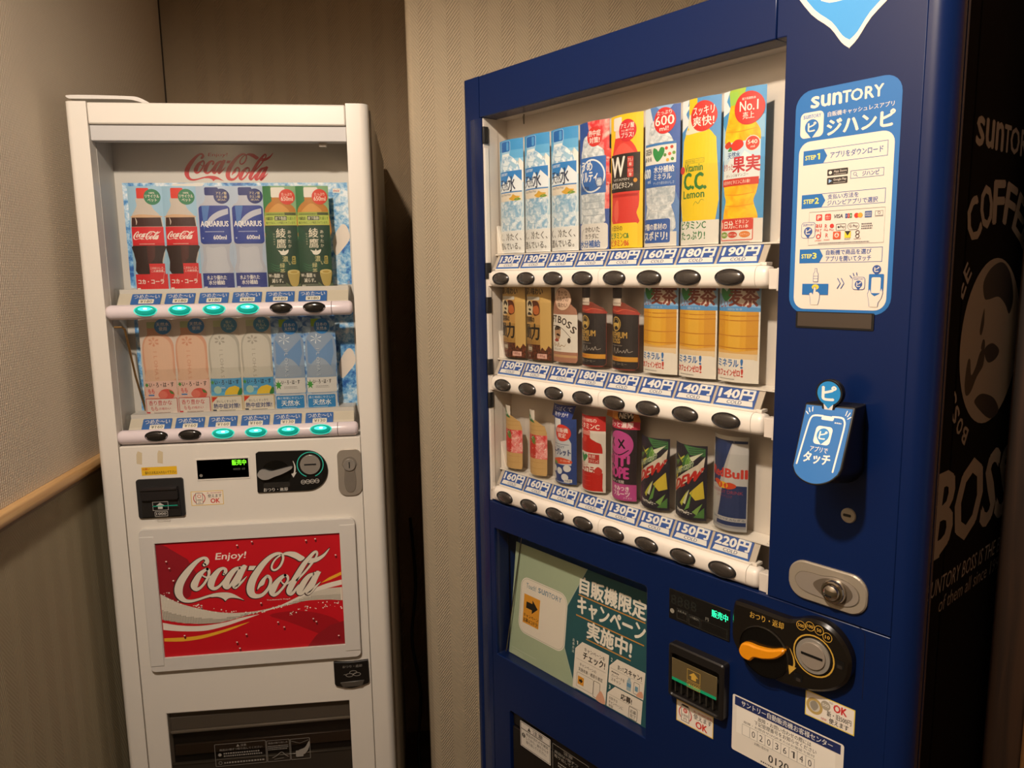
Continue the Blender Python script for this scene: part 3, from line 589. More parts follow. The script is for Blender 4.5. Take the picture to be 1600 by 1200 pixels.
def sports(P):
    P.rect(0, 0, 66, 207, M('b3c3d8', .4)); P.part('bottle_picture')
    P.sm([(19, 188), (37, 188), (38, 180), (50, 172), (63, 162), (65, 100), (60, 88), (58, 60), (62, 34), (4, 34), (7, 60), (6, 88), (2, 100), (3, 162), (14, 174), (18, 182)], 'b6b9c6', 3)
    P.sm([(14, 86), (28, 84), (50, 86), (53, 60), (55, 36), (12, 36), (14, 60)], 'c3c6d0', 3)
    P.part('cap').rect(18, 188.5, 45, 204.5, '1c2c70', 3)
    P.part('label').rect(3.5, 92, 64, 168.5, '213b90', 7); P.poly([(10, 168), (26, 168), (20, 140), (12, 120)], '4c77b8')
    P.poly(crom([(14, 130), (26, 146), (42, 157), (61, 163)], 4)+crom([(61, 152), (45, 146), (32, 138), (24, 128)], 4), 'b9bdcc')
    P.T('AQUARIUS', 6, 125, 60, 138, 'eceae6', .035); P.lines(1, 14, 115.5, 51, 119, 'a9b4d0'); P.T('600ml', 30, 101, 55, 109.5, 'eceae6', .03); P.circ(9, 104, 1.6, 'a9b4d0')
    P.part('caption_strip').rect(3, 1, 64, 33.5, '2c3c87'); P.T('水より優れた', 11, 20, 50, 29, 'e6e2de', .03); P.T('水分補給', 14, 10, 46, 19, 'e6e2de', .04)
    P.rect(4, 3.5, 11, 6.5, 'c9c9d4'); P.lines(1, 13, 3.6, 50, 6.2, '9aa3c8')
    badge(P, 50.5, 187, 15, '1a2a6c', (('アミノ酸', 20, 6), ('クエン酸', 20, 6), ('-BCAA-', 17, 3.5)), 'd8c8a0')
def greentea(P):
    P.rect(0, 0, 66, 207, M('3c7d4c', .4)); P.poly([(16, 207), (66, 207), (66, 150), (40, 150)], '86ae82'); P.rect(0, 0, 66, 100, '1f4230'); P.part('bottle_picture')
    P.sm([(19, 184), (42, 184), (44, 177), (58, 168), (65, 152), (64, 100), (3, 100), (2, 152), (8, 168), (18, 177)], 'b87a32', 3)
    P.sm([(14, 160), (30, 172), (45, 164), (50, 154), (14, 154)], 'cf9648', 3)
    P.part('cap').rect(17, 184, 45, 204, 'e2ddd2', 2.5)
    P.part('label').rect(2, 128.5, 65, 154.5, 'b3c25a'); P.rect(2, 147.5, 65, 154.5, '93a548'); P.rect(42, 148.5, 64, 153.5, '46502e'); P.lines(1, 6, 149, 40, 153, '4c5a2c')
    P.rect(22, 138, 46, 146.5, '2c3826'); P.T('内臓脂肪・', 4, 138.5, 21, 145.5, '3a4a28', .02); P.T('皮下脂肪', 23, 139, 45, 145.7, 'e2e0c4', .02); P.T('を減らす', 47, 138.5, 63.5, 145.5, '5d7a2c', .02); P.T('働きがあることが報告されています。', 4, 130.5, 63, 136, '3a4a28', .01)
    P.rect(1.5, 2, 65.5, 128, '214a35'); P.poly(crom([(2, 128), (20, 110), (36, 70), (60, 60), (65, 128)], 4), '1c3f2e')
    for q in range(3): P.stroke([(8, 52-q*5, .5), (22, 46-q*5, 1.2), (40, 52-q*5, .6)], '3c7a52')
    P.T('綾', 23, 103, 42, 122, 'e2dac4', .02); P.T('鷹', 23, 82, 42, 101, 'e2dac4', .02); P.V('あやたか', 46, 118, 6.5, 'd8d0b8', .01, 1.45); P.V('日本の緑茶', 17, 112, 3.2, 'b9b596', 0, 1.6)
    P.sm([(25, 78), (33, 76), (36, 80), (38, 76), (46, 79), (44, 72), (38, 68), (31, 69), (28, 74)], 'ece6da')
    P.T('濃', 33, 54, 44, 66, 'cfc690', .015); P.T('い', 45, 48, 52, 55, 'cfc690', .01); P.T('緑', 27, 42, 37, 52, 'cfc690', .015); P.T('茶', 27, 29, 37, 40, 'cfc690', .015); P.rect(52, 49, 59, 66, 'a89c54', 2); P.lines(3, 53.5, 51, 58, 64, '2c3c20')
    P.part('caption_strip').rect(1.5, 1, 65.5, 33, '2a3428'); P.T('W', 3, 23, 9, 29.5, 'e6e0d0', .03); P.T('の', 9.5, 23, 13, 27, 'e6e0d0', .01); P.T('脂肪', 14, 22, 26, 30.5, 'e6e0d0', .03); P.T('を', 28, 22.5, 33, 28.5, 'e6e0d0', .02); P.T('減らす。', 9, 11.5, 32, 20, 'e6e0d0', .03)
    P.lines(2, 5, 3.5, 40, 9, '8f9480'); P.rect(4, 3, 11, 6, 'c8c8b8')
    P.part('cup_picture'); P.sm([(38, 12), (52, 2), (66, 10), (65, 2), (50, 0), (40, 4)], '5c6b50'); P.sm([(42, 34), (53, 38), (65, 35), (64, 20), (60, 5), (49, 5), (44, 18)], 'b7a25c', 3); P.poly(el(53.5, 33.5, 11.5, 4.5), 'd2c07c'); P.poly(el(54, 33, 7, 2.4), 'b89c4e')
    badge(P, 48.5, 185, 15.5, 'd2412e', (('たっぷり', 20, 6), ('650ml', 23, 9)), 'f0d8c4')
LEAF = [(0, 10), (2, 3.5), (8, 6), (4.5, 1), (10, -1), (4, -3), (6, -9), (0, -5), (-5, -9), (-4, -3), (-10, -1), (-4.5, 1), (-8, 6), (-2, 3.5)]
def ilohas_base(P, body, edge, cap, flower):
    P.part('bottle_picture'); P.sm([(18, 182), (40, 182), (41, 172), (52, 167), (62, 156), (66, 140), (67, 110), (65, 85), (66, 60), (64, 36), (5, 36), (3, 60), (5, 85), (3, 110), (4, 140), (8, 156), (17, 168)], edge, 3)
    P.sm([(19, 164), (40, 164), (52, 158), (60, 146), (62, 120), (61, 90), (62, 72), (7, 72), (8, 90), (7, 120), (8, 146)], body, 3)
    for a in range(6):
        r = math.radians(60*a+90); P.poly([(28+1.5*math.cos(r), 152+1.5*math.sin(r)), (28+9*math.cos(r-.28), 152+8*math.sin(r-.28)), (28+12*math.cos(r), 152+10*math.sin(r)), (28+9*math.cos(r+.28), 152+8*math.sin(r+.28))], flower)
    for i, c in enumerate('ILOHAS'): P.T(c, 25, 128-i*11, 34, 135-i*11, flower, .0, 0, -90)
    P.part('cap').rect(17, 180, 40, 193, cap, 2)
def peach(P):
    P.rect(0, 0, 67, 205, M('d2c4b8', .4)); ilohas_base(P, 'd8b196', 'cf9a7e', 'a7b98a', 'cc8f72')
    P.part('label').rect(3, 36, 65, 71, 'e0b8aa'); P.poly([(x*.45+7, z*.6+63) for x, z in LEAF], '3f8a3c'); P.T('い・ろ・は・す', 12, 58, 60, 68, '2f2a26', .03)
    P.T('もも', 9, 45, 22, 55, 'cc3a36', .03); P.rect(9, 40, 21, 43, '4a7fb8'); P.poly(el(45, 42, 15, 12), 'cf5347'); P.poly(el(38, 42, 9, 8), 'd87060'); P.poly([(50, 52), (57, 48), (60, 42), (53, 44)], '4c7a3a')
    P.part('caption_strip').rect(2, 1, 64.5, 34.5, 'bf3a40', 1); P.rect(3.2, 2.4, 63.3, 33.2, 'ddd0c6', 1); P.T('香り豊かな', 8, 20, 54, 30.5, 'bf3a40', .02); P.T('もも', 12, 9, 26, 18, 'bf3a40', .02); P.T('の味わい', 28, 10, 51, 16, 'bf3a40', .01); P.lines(1, 18, 3.5, 50, 6.5, '6e4a44'); P.rect(3.4, 2.6, 10, 6.5, 'bf3a40')
    badge(P, 48, 183, 16, '2d7fc1', (('天然水', 24, 8), ('使用', 15, 8)), 'e6e4de')
def lemon(P):
    P.rect(0, 0, 67, 205, M('cfc8ba', .4)); ilohas_base(P, 'c6c1b4', 'aca89c', 'b8c495', 'a09b8f')
    P.part('label').rect(3, 36, 65, 72, '4d9ac8'); P.rect(3, 36, 65, 44, M('5fb0d8', .4)); P.poly([(x*.45+7, z*.6+64) for x, z in LEAF], '4d9340'); P.T('い・ろ・は・す', 12, 59, 60, 69, '20242c', .03)
    P.poly([(30, 37), (33, 46), (40, 53), (52, 56), (60, 52), (60, 37)], 'e2bf3a'); P.circ(17, 48, 8, 'a5c6b4'); P.T('れもん', 24, 51, 33, 55, 'e9f0f0', .02); P.sm([(56, 37), (64, 37), (65, 50), (60, 48)], '3c7d3e')
    P.part('caption_strip').rect(2, 1, 64.5, 34.5, 'c7a457', 1); P.rect(3.2, 2.4, 63.3, 33.2, 'ddd5c4', 1); P.poly([(3.4, 33), (16, 33), (3.4, 21)], 'cf3d2a')
    P.T('おいしくすっきり', 13, 21, 52, 26.5, '2c3348', .01); P.T('熱中症対策!', 6, 8.5, 59, 19, '2b3e78', .035); P.lines(1, 18, 3.5, 50, 6.5, '55555c'); P.rect(4, 3.2, 12, 6.5, '2c3348')
    badge(P, 48, 183, 16, '3187b3', (('塩と', 12, 6), ('れもん', 20, 7), ('使用', 10, 4)), 'cfe0c8')
def water_b(P):
    P.rect(0, 0, 67, 205, ICEBG); P.part('bottle_picture')
    P.sm([(18, 178), (40, 178), (41, 170), (52, 165), (62, 154), (66, 140), (67, 110), (65, 85), (66, 60), (64, 36), (5, 36), (3, 60), (5, 85), (3, 110), (4, 140), (8, 154), (17, 167)], '8b9fb8', 3)
    P.poly([(8, 150), (30, 120), (60, 150), (62, 120), (50, 75), (8, 100)], '6a90bd'); P.sm([(10, 90), (30, 110), (48, 100), (58, 74), (10, 72)], '95a4b6')
    for a in range(6):
        r = math.radians(60*a+90)
        for q, c in ((0, 'dfe6ea'), (.25, '5d7080')): P.poly([(27, 150), (27+11*math.cos(r-.22+q), 150+9*math.sin(r-.22+q)), (27+13*math.cos(r), 150+11*math.sin(r))], c)
    for i, c in enumerate('ILOHAS'): P.T(c, 25.6, 125-i*11, 34.6, 132-i*11, '4e6580', .02, 0, -90); P.T(c, 25, 125.5-i*11, 34, 132.5-i*11, 'c3ccd6', .0, 0, -90)
    P.part('cap').rect(18, 176, 42, 192, '8fb83a', 2)
    P.part('label').rect(4, 36, 65, 68, 'd6d4d0'); P.poly([(x*.8+10, z*1.1+54) for x, z in LEAF], '3f9a3c'); P.T('い・ろ・は・す', 17, 55, 54, 64, '2a2826', .035); P.lines(1, 22, 48.5, 48, 51, '77746e'); P.rect(21, 46, 50, 46.7, '8a8780')
    P.part('caption_strip').rect(2, 1, 65, 34, 'c9c9ca', 2); P.rect(3.5, 3, 61, 31, '2e86c6', 3); P.T('森と地球にやさしい', 6, 23, 58, 28.5, 'dfe6ea', .01); P.T('天然水', 14, 9, 52, 21, 'eef0ee', .03); P.lines(1, 15, 4.2, 45, 6.5, 'b9d4e6')
    badge(P, 40, 176, 16, '2b83cc', (('日本の', 21, 7.5), ('天然水', 22, 7.5)), 'e9efee')
row1 = [('red-capped cola bottle card at the far left of the upper row in the white machine', cola), ('red-capped cola bottle card second from left in the upper row of the white machine', cola),
        ('navy sports drink bottle card beside the cola, third in the upper row', sports), ('navy sports drink bottle card beside the green tea, fourth in the upper row', sports),
        ('dark green tea bottle card beside the navy sports drink, fifth in the upper row', greentea), ('dark green tea bottle card at the right end of the upper row', greentea)]
row2 = [('peach water bottle card at the far left of the lower row in the white machine', peach), ('peach water bottle card beside the lemon water, second in the lower row', peach),
        ('lemon water bottle card with yellow lemon beside the peach water', lemon), ('lemon water bottle card beside the blue mineral water, fourth in the lower row', lemon),
        ('blue mineral water bottle card beside the lemon water, fifth in the lower row', water_b), ('blue mineral water bottle card at the right end of the lower row', water_b)]
for row, zb, H, grp in ((row1, 1.4745, 206, 'drinks in the upper row of the white machine'), (row2, 1.2185, 205, 'drinks in the lower row of the white machine')):
    prev = None
    for i, (lab, fn) in enumerate(row):
        pos = WL+Vector(((77+65.2*i+33-(1 if zb < 1.3 else 0))/1000, .0655, zb))
        if prev and prev[0] is fn:
            copy_tree(prev[1], None, pos, lab)
        else:
            o = sample(lab, 'drink sample', grp, pos, 0, fn, 66, H, 5.0, (65.6, -.5, H-110, 5.4)); prev = (fn, o)
# ------------------------------------------------------------------ blue vending machine
BL = Vector((.0958, 1.388, 0)); BR = -0.992428672
BMX = Matrix.Translation(BL) @ Matrix.Rotation(BR, 4, 'Z')
BLU = M('0a1e4a', .27, spec=.3); BLU2 = M('183262', .35); CREAM = M('d0c6ba', .5); CRE2 = M('e6ded2', .35); GOLD = 'c2993c'
bmach = thing('vending_machine', 'large dark blue drinks vending machine with three rows of drinks, angled on the right', 'vending machine', BL, BR)
b = MB(); b.box(.003, .797, .0665, .70, .05, 1.826, M('060607', .85, spec=.08)); b.box(.03, .77, .08, .68, 0, .05, BLKM); b.build('cabinet', bmach, .004)
dh = [(.050, 1.083), (.622, 1.083), (.622, 1.766), (.050, 1.766)]
ah = [(.060, .78), (.424, .78), (.424, 1.040), (.060, 1.040)]
b = MB(); b.prism([(.0015, .05), (.7975, .05), (.7975, 1.826), (.0015, 1.826)], .0345, .066, M('060607', .85, spec=.08), [dh, ah]); b.build('door_shell', bmach, .002)
post('left_door_post', arc2(.012, .012, .012, 180, 270)+[(.020, 0), (.022, .0012), (.024, 0), (.0525, 0), (.0525, .034), (0, .034)], .05, 1.7615, BLU, bmach)
post('left_door_post', arc2(.012, .012, .012, 180, 270)+[(.0475, 0), (.0475, .034), (0, .034)], 1.7615, 1.830, BLU, bmach)
b = MB(); b.box(.0482, .6050, 0, .034, 1.762, 1.830, BLU); b.build('top_rail', bmach, .0015)
b = MB(); b.prism([(.6182, 1.0872), (.772, 1.0872), (.772, 1.830), (.6058, 1.830), (.6058, 1.762), (.6182, 1.762)], 0, .034, BLU); b.build('right_door_panel', bmach, .0012)
cor = [(.7722, .034), (.7722, 0), (.776, 0)]+arc2(.776, .0225, .0225, 270, 360, 10)+[(.7985, .0255), (.7968, .0265), (.7968, .0280), (.7985, .0290), (.7985, .034)]
post('corner_trim', cor, .05, 1.830, BLU, bmach)
b = MB(); b.prism([(.0530, .06), (.7718, .06), (.7718, 1.0862), (.0530, 1.0862)], 0, .034, BLU,
    [[(.0660, .7905), (.4225, .7925), (.4225, 1.034), (.4195, 1.037), (.0660, 1.037)], [(.100, .48), (.52, .48), (.52, .688), (.515, .692), (.104, .692), (.100, .688)]]); b.build('lower_door_panel', bmach, .0012)
# seam round the coin mechanism hatch
P = Print('hatch_seam'); P.stroke([(621, 1085, .7), (700, 1086.6, .7), (732, 1087, .7), (740, 1084, .7), (743.5, 1076, .7), (744, 1041, .7), (744, 1000, .7)], '060a20', 4); P.build(bmach, flat(-.02))
# display interior
x0, x1, z0, z1 = .0535, .6180, 1.0870, 1.7618
b = MB(); b.box(x0, x1, .057, .061, z0, z1, CREAM); b.build('display_back_panel', bmach)
b = MB(); b.box(x0-.003, x0, .0345, .061, z0, z1, CREAM); b.box(x0-.0008, x0+.0012, .003, .0345, z0, z1-.0005, CREAM); b.box(x0-.0008, x0+.0030, .003, .012, z0+.02, z1-.05, CRE2)
b.build('display_side_panel', bmach)
b = MB(); b.box(x1, x1+.003, .0345, .061, z0, z1, CREAM); b.build('display_side_panel', bmach)
b = MB(); b.box(x0, x1, .0345, .057, z0-.003, z0, CREAM); b.build('display_floor', bmach)
b = MB(); b.box(x0, x1, .0345, .057, z1, z1+.003, CREAM); b.build('display_ceiling', bmach)
for zz in (1.735, 1.505, 1.445, 1.335, 1.275):
    b = MB(); b.box(.0528, .0580, .001, .012, zz-.016, zz+.012, BLKM); b.build('latch_bracket', bmach, .001)
b = MB(); b.tube([(.105, .05, 1.7615), (.112, .045, 1.748), (.118, .04, 1.7615)], .0012, M('7d7468', .3, .9)); b.build('wire_hook', bmach, smooth=True)
def bbar(z):
    n = 24; sec = []
    for k in range(n):
        a = 2*math.pi*k/n; cx, cz = math.cos(a), math.sin(a)
        sec.append((.0125+.0125*math.copysign(abs(cx)**.75, cx), .0142*math.copysign(abs(cz)**.72, cz)))
    def seg(name, xs, sc, par):
        b = MB(); m = len(xs)
        b.add([(x, .0125+(y-.0125)*s, z+q*s) for x, s in zip(xs, sc) for y, q in sec], [(i*n+k, i*n+(k+1) % n, (i+1)*n+(k+1) % n, (i+1)*n+k) for i in range(m-1) for k in range(n)]+[tuple(range(n)), tuple(range((m-1)*n, m*n))[::-1]], CRE2)
        return b.build(name, par, smooth=True)
    o = seg('button_bar', [.066, .0665, .069, .324], [.86, .94, 1, 1], bmach)
    seg('bar_segment', [.3246, .586], [1, 1], o); seg('end_cap', [.5866, .595, .600, .602, .6028], [1, 1, .93, .78, .5], o)
    b = MB(); b.box(.0540, .0665, .006, .022, z-.013, z+.010, CREAM); b.build('bar_bracket', o, .001)
    b = MB(); b.box(.602, .6165, .006, .022, z-.015, z+.010, CREAM); b.box(.6135, .6165, .004, .022, z-.017, z+.011, CREAM); b.build('bar_bracket', o, .001)
    b = MB(); b.box(.070, .590, .010, .020, z+.0142, z+.0172, CRE2); b.box(.587, .596, .010, .024, z+.0142, z+.0182, CRE2); b.build('bar_ledge', o, .0006)
    for i in range(8): dome_button(o, .098+.0647*i, z+.0002, .0198, .0098, BUTB, y=-.0006, h=.0042)
def bshelf(z, prices):
    b = MB(); b.box(.0562, .6165, .0235, .0565, z+.0405, z+.0425, CRE2)
    b.add([(.062, .0115, z+.016), (.592, .0115, z+.016), (.592, .0255, z+.0405), (.062, .0255, z+.0405), (.062, .0135, z+.016), (.592, .0135, z+.016), (.592, .0275, z+.0405), (.062, .0275, z+.0405)],
          [(0, 1, 2, 3), (7, 6, 5, 4), (0, 4, 5, 1), (3, 2, 6, 7), (0, 3, 7, 4), (1, 5, 6, 2)], M('b9ad9e', .4))
    o = b.build('product_shelf', bmach)
    for s, xx in ((1, .0575), (-1, .6160)):
        w_ = MB(); w_.prism([(xx, z+.043), (xx+s*.017, z+.043), (xx+s*.012, z+.050), (xx, z+.092)], .026, .054, CRE2); w_.build('shelf_wing', o, .0006)
    for i, pr in enumerate(prices):
        P = Print('price_tag'); P.rect(0, 0, 60.5, 27, '2a4f96')
        P.T(pr+'円', 4, 11.5, 56, 25, 'dedcd6', .09); P.rect(46, 24.2, 56, 25.6, 'b9c4d6')
        P.poly([(3, 3.6), (58, 3.6), (56, 10.3), (5, 10.3)], 'dcdad4'); P.T('COLD', 19, 4.6, 41, 9.2, '2c3c70', .02)
        P.rect(1, 0.4, 60, 2.6, '2d66ad')
        xx = 70.5+64.6*i
        P.build(o, lambda x, zz, l, xx=xx: ((x+xx)/1000, .0110+zz/27*.0140-l/1000, z+.0165+zz/27*.0243+l/2000))
ROWS = ((1.489, ('130', '130', '130', '170', '180', '160', '180', '190')), (1.3045, ('150', '150', '170', '180', '180', '140', '140', '140')), (1.1015, ('160', '160', '160', '160', '130', '150', '150', '220')))
for z, pr in ROWS: bbar(z); bshelf(z, pr)
for za, zb in ((1.5095, 1.7615), (1.3245, 1.4735), (1.1215, 1.2890)):
    b = MB(); b.box(.0580, .6165, .0045, .006, za, zb, GLASS); b.build('window_pane', bmach)
# campaign poster in its tilted recess
th = math.atan2(25, 235)
def tilt(x, z, l): return (x/1000, .020+z/1000*math.sin(th)-l/1000*math.cos(th), .780+z/1000*math.cos(th)+l/1000*math.sin(th))
b = MB(); b.box(.060, .428, .062, .0655, .78, 1.040, M('1c4a8c', .35)); b.box(.0575, .0605, .0345, .065, .78, 1.040, BLU2); b.build('poster_recess', bmach)
P = Print('campaign_poster', .005); P.rect(76, 12, 422, 224, 'a3b295')
P.poly([(259, 224), (422, 224), (422, 12), (251, 12), (219, 73), (219, 148)], '24555c'); P.stroke([(251, 12), (219, 73), (219, 148), (259, 224)], 'a9bcae', 1, 1.3)
P.T('自販機限定', 245, 179, 389, 208, 'ebe3d4', .06); P.rect(243, 174.5, 389, 176.5, 'c98a3a')
P.T('キャンペーン', 243, 144, 390, 173, 'ebe3d4', .06); P.rect(241, 138.5, 390, 140.5, 'c98a3a')
P.T('実施中!', 269, 109, 366, 138, 'ebe3d4', .06); P.rect(268, 105, 366, 107, 'c98a3a')
P.rect(97, 61, 219, 166, 'e9e2d4', 19); P.rect(98.6, 62.6, 217.4, 164.4, '9a9c8a', 18); P.rect(99.4, 63.4, 216.6, 163.6, 'e3dacb', 17)
P.T('Touch!', 112, 147, 138, 156.5, '4f8294', .01); suntory(P, 144, 147.5, 204, 156.5, '4f7f98', .01)
P.rect(108, 81, 151, 135, 'd9962f'); P.poly([(115, 110), (131, 110), (131, 103), (146, 116), (131, 129), (131, 122), (115, 122)], '231d16'); P.T('キャンペーン', 110, 92.5, 149, 99.5, '231d16', .03); P.T('応募はコチラ!', 110, 83.5, 149, 91, '231d16', .03)
P.lines(3, 84, 14, 120, 22, 'bcc6ae'); P.lines(1, 84, 24, 150, 27, 'bcc6ae')
P.V('応募方法', 237.5, 97, 5, 'd9ddd0', .02, 1.3)
for bx in ((245, 14, 321, 98), (323.5, 54, 397, 98), (323.5, 14, 396, 52)): P.rect(*bx, 'e6ddcf')
for n_, x, z in (('1', 245, 98), ('2', 323.5, 98), ('3', 323.5, 52)): P.poly([(x, z), (x+15, z), (x, z-16)], '2a5a5e'); P.T(n_, x+2.2, z-8, x+5.2, z-2, 'e6ddcf', .03)
P.T('キャンペーンを', 266, 84, 313, 91, '2c2620', .02); P.T('チェック!', 264, 70, 314, 83, '2c2620', .05); P.rect(249, 66, 317, 66.4, '8a8478'); P.T('キャンペーンの', 258, 56, 296, 61.5, '3b342c', .01); P.T('実施有無・概要を確認', 256, 47, 311, 53.5, '3b342c', .01)
P.frame(253, 19, 292, 44, .5, '77705f', 3); P.rect(256, 24, 270, 38, 'd9962f'); P.poly([(259, 29), (263, 29), (263, 26.5), (268, 31), (263, 35.5), (263, 33), (259, 33)], '231d16'); P.frame(292, 16, 307, 44, .8, '2c2620', 2.5); P.sm([(300, 14), (304, 26), (309, 32), (316, 26), (320, 14)], 'd8a184')
P.T('買って', 341, 82, 354, 89, '2c2620', .02); P.T('スキャン!', 355, 81, 391, 90.5, '2c2620', .05); P.rect(326, 79, 393, 79.4, '8a8478'); P.lines(1, 329, 73, 345, 77, '3b342c'); P.T('バーコードを', 329, 66, 357, 71.5, '3b342c', .01); P.T('スキャン', 329, 59, 350, 64.5, '3b342c', .01)
P.poly([(362, 57), (371, 57), (371, 72), (369, 75), (369, 78), (364, 78), (364, 75), (362, 72)], '9fb4be'); P.rect(362, 63, 371, 69, '5d90b4'); P.frame(376, 57, 388, 76, .7, '2c2620', 2); P.rect(379, 62, 385, 70, '6d9ab0'); P.sm([(383, 55), (386, 62), (393, 66), (396, 57)], 'd8a184')
P.T('応募!', 352, 37, 375, 47, '2c2620', .05); P.rect(326, 35, 393, 35.4, '8a8478'); P.T('お好きな', 328, 27.5, 346, 32.5, '3b342c', .01); P.T('キャンペーンに', 328, 20.5, 358, 26, '3b342c', .01); P.T('参加', 328, 15, 337, 19.5, '3b342c', .01)
P.frame(370, 14.5, 388, 34, .8, '2c2620', 2.5); P.T('応募', 373, 24, 385, 30, '3b342c', .01); P.T('完了', 373, 17, 385, 23, '3b342c', .01)
P.build(bmach, tilt)
b = MB(); b.box(.0662, .4222, .0030, .0042, .7925, 1.0365, GLASS); b.build('poster_window', bmach)
b = MB(); b.tube([(.0925, .046, 1.032), (.0790, .012, .797)], .0011, M('a9a79d', .2, 1.0), 8); b.build('poster_edge_strip', bmach, smooth=True)
# number display
b = MB(); b.box(.4645, .5655, -.0012, .004, 1.0035, 1.0485, BLK); d = b.build('number_display', bmach, .0008)
P = Print('display_text'); P.T('販売中', 537, 1030.5, 562.5, 1041, M('2cffb0', .4, emis=1.4), .02); P.circ(470.5, 1016, 3.6, '8c887c'); P.T('8888', 468, 1027, 512, 1041, '1d201c'); P.T('円', 527, 1021.5, 532, 1026, '8a897e', .01)
P.frame(479, 1008, 497, 1023, .4, '4a4a44'); P.frame(499.5, 1006, 518, 1021, .4, '4a4a44'); P.T('お札中止', 480.5, 1018, 495.5, 1021.5, '8a897e'); P.T('つり銭切れ', 501, 1016, 516.5, 1019.5, '8a897e'); P.frame(520, 1005.5, 562, 1020, .4, '3a3a35'); P.build(d, flat(-1.3))
# coin panel
cpo = crom([(578, 1066), (588, 1071), (645, 1071), (660, 1073), (678, 1081), (698, 1083), (716, 1076), (730, 1060), (735, 1042), (730, 1019), (710, 1000), (675, 987), (638, 984), (603, 993), (579, 1012), (576, 1040)], 4, True)
b = MB(); b.prism(mm(cpo), -.014, .004, M('17130f', .22), (), .0035); coin = b.build('coin_panel', bmach, .0008)
b = MB(); b.prism(mm(el(624, 1017, 34, 33, 36)), -.0146, -.012, M('0a0908', .12)); b.add([(.624+.034*math.cos(a)*s, -.0148-.002*(1-abs(s-1)*30 if s < 1.03 else 0), 1.017+.033*math.sin(a)*s) for s in (1.0, 1.03) for a in [2*math.pi*k/36 for k in range(36)]], [(k, (k+1) % 36, 36+(k+1) % 36, 36+k) for k in range(36)], M('2a2620', .15)); b.build('lever_recess', coin)
lev = crom([(593, 1013), (597, 1021), (606, 1024), (618, 1024), (636, 1027), (653, 1034), (655, 1029), (644, 1018), (628, 1011), (615, 1008), (608, 1001), (598, 1002), (593, 1007)], 4, True)
b = MB(); b.prism(mm(lev), -.022, -.0148, M('e08e10', .35), (), .002); b.build('return_lever', coin, .0008)
b = MB(); b.prism(mm(el(690, 1038, 21.5, n=40)), -.0165, -.013, M('a09a90', .28, .4)); dl = b.build('coin_dial', coin, .0012)
b = MB(); b.prism(mm(el(690, 1039, 16.5, n=32)), -.0185, -.016, M('9a8f82', .4, .3)); b.build('dial_face', dl, .001)
b = MB(); b.box(.6765, .7035, -.0192, -.018, 1.0380, 1.0408, M('050505', .5)); b.build('coin_slot', dl)
P = Print('coin_panel_print'); P.ring(690, 1038, 26.2, 1.8, GOLD); P.part('panel_wording').T('おつり・返却', 603, 1056.5, 650, 1065.5, GOLD, .02)
P.part('coin_marks')
for t, x, z in (('500', 672.5, 1070.5), ('100', 684, 1073.5), ('50', 695.5, 1072.5), ('10', 706, 1067.5)): P.ring(x, z, 5.9, .7, GOLD); P.T(t, x-(3.9 if len(t) > 2 else 2.8), z-2, x+(3.9 if len(t) > 2 else 2.8), z+2, GOLD, .03)
P.part('turn_arrow').stroke([(659.5, 1036, .8), (664.5, 1026, 1.8), (666, 1017, 2.4), (664, 1011, 2.6)], GOLD); P.poly([(658, 1014), (669, 1014), (660, 1002)], GOLD)
P.part('finger_notches')
for x, z in ((722, 1040), (672, 1003)): P.rect(x-5.5, z-5, x+5.5, z+5, '030303', 1.5); P.rect(x-3, z-5.4, x+3, z-1, '2a2520', 1)
P.build(coin, flat(-14.1))
# bill acceptor
b = MB(); b.prism(rr(.474, .893, .5665, .974, .005), -.014, .004, M('1a1715', .4), [rr(.4795, .8985, .558, .959, .003)], .002); bill = b.build('bill_acceptor', bmach, .0008)
b = MB(); b.box(.4795, .558, -.002, .003, .8985, .959, M('2a2722', .3)); b.add([(.4800, -.0125, .930), (.5570, -.0125, .930), (.5570, -.003, .900), (.4800, -.003, .900)], [(0, 1, 2, 3)], M('1f1d1a', .35))
for k in range(7): b.box(.484+k*.0105, .486+k*.0105, -.0105, -.002, .902, .918, M('33302a', .35))
b.build('bill_mouth', bill)
b = MB(); b.prism([(.481, .921), (.5565, .921), (.5565, .954), (.481, .954)], -.0145, -.013, M('5c5036', .12, coat=.4)); b.build('bill_hood', bill, .0008)
P = Print('bill_mark'); P.rect(482, 921, 556, 925.5, M('0c8a5c', .4, emis=.25)); P.frame(508, 931, 530, 948, .7, 'b8963c'); P.poly([(515, 934), (523, 934), (523, 939), (527, 939), (519, 945.5), (511, 939), (515, 939)], 'c8a140'); P.frame(508, 920.5, 530, 929.5, .6, 'b8963c'); P.T('¥1000', 510, 922.5, 528, 927.5, 'c8a140', .02); P.build(bill, flat(-14.6))
# stickers
P = Print('accepted_notes_sticker'); P.rect(480, 851, 543, 884, 'd9ba4a'); P.rect(481.2, 852.2, 541.8, 882.8, 'e8dfd2', 1); P.ring(495.5, 867, 11.5, 1.6, 'b5352c'); P.rect(488, 855, 503, 879.5, 'e8dfd2'); P.frame(488.5, 855, 502.5, 879.5, .8, '2c2620'); P.rect(490, 878, 501, 881, '2c2620')
P.circ(495.5, 872, 3.6, 'c0392f'); P.T('新', 493.5, 870, 497.5, 874, 'efe6da', .01); P.T('1000', 490.5, 862.5, 500.5, 866.5, '3a322c', .01); P.T('円', 493, 857, 498, 861, '3a322c', .02)
P.T('新・旧1000円紙幣', 510, 876.5, 540, 880, 'b5352c', .01); P.T('使えます', 510, 867, 540, 875, '2f2822', .02); P.T('OK', 514, 855, 533, 865, 'c9382c', .06); P.build(bmach, flat(-.2))
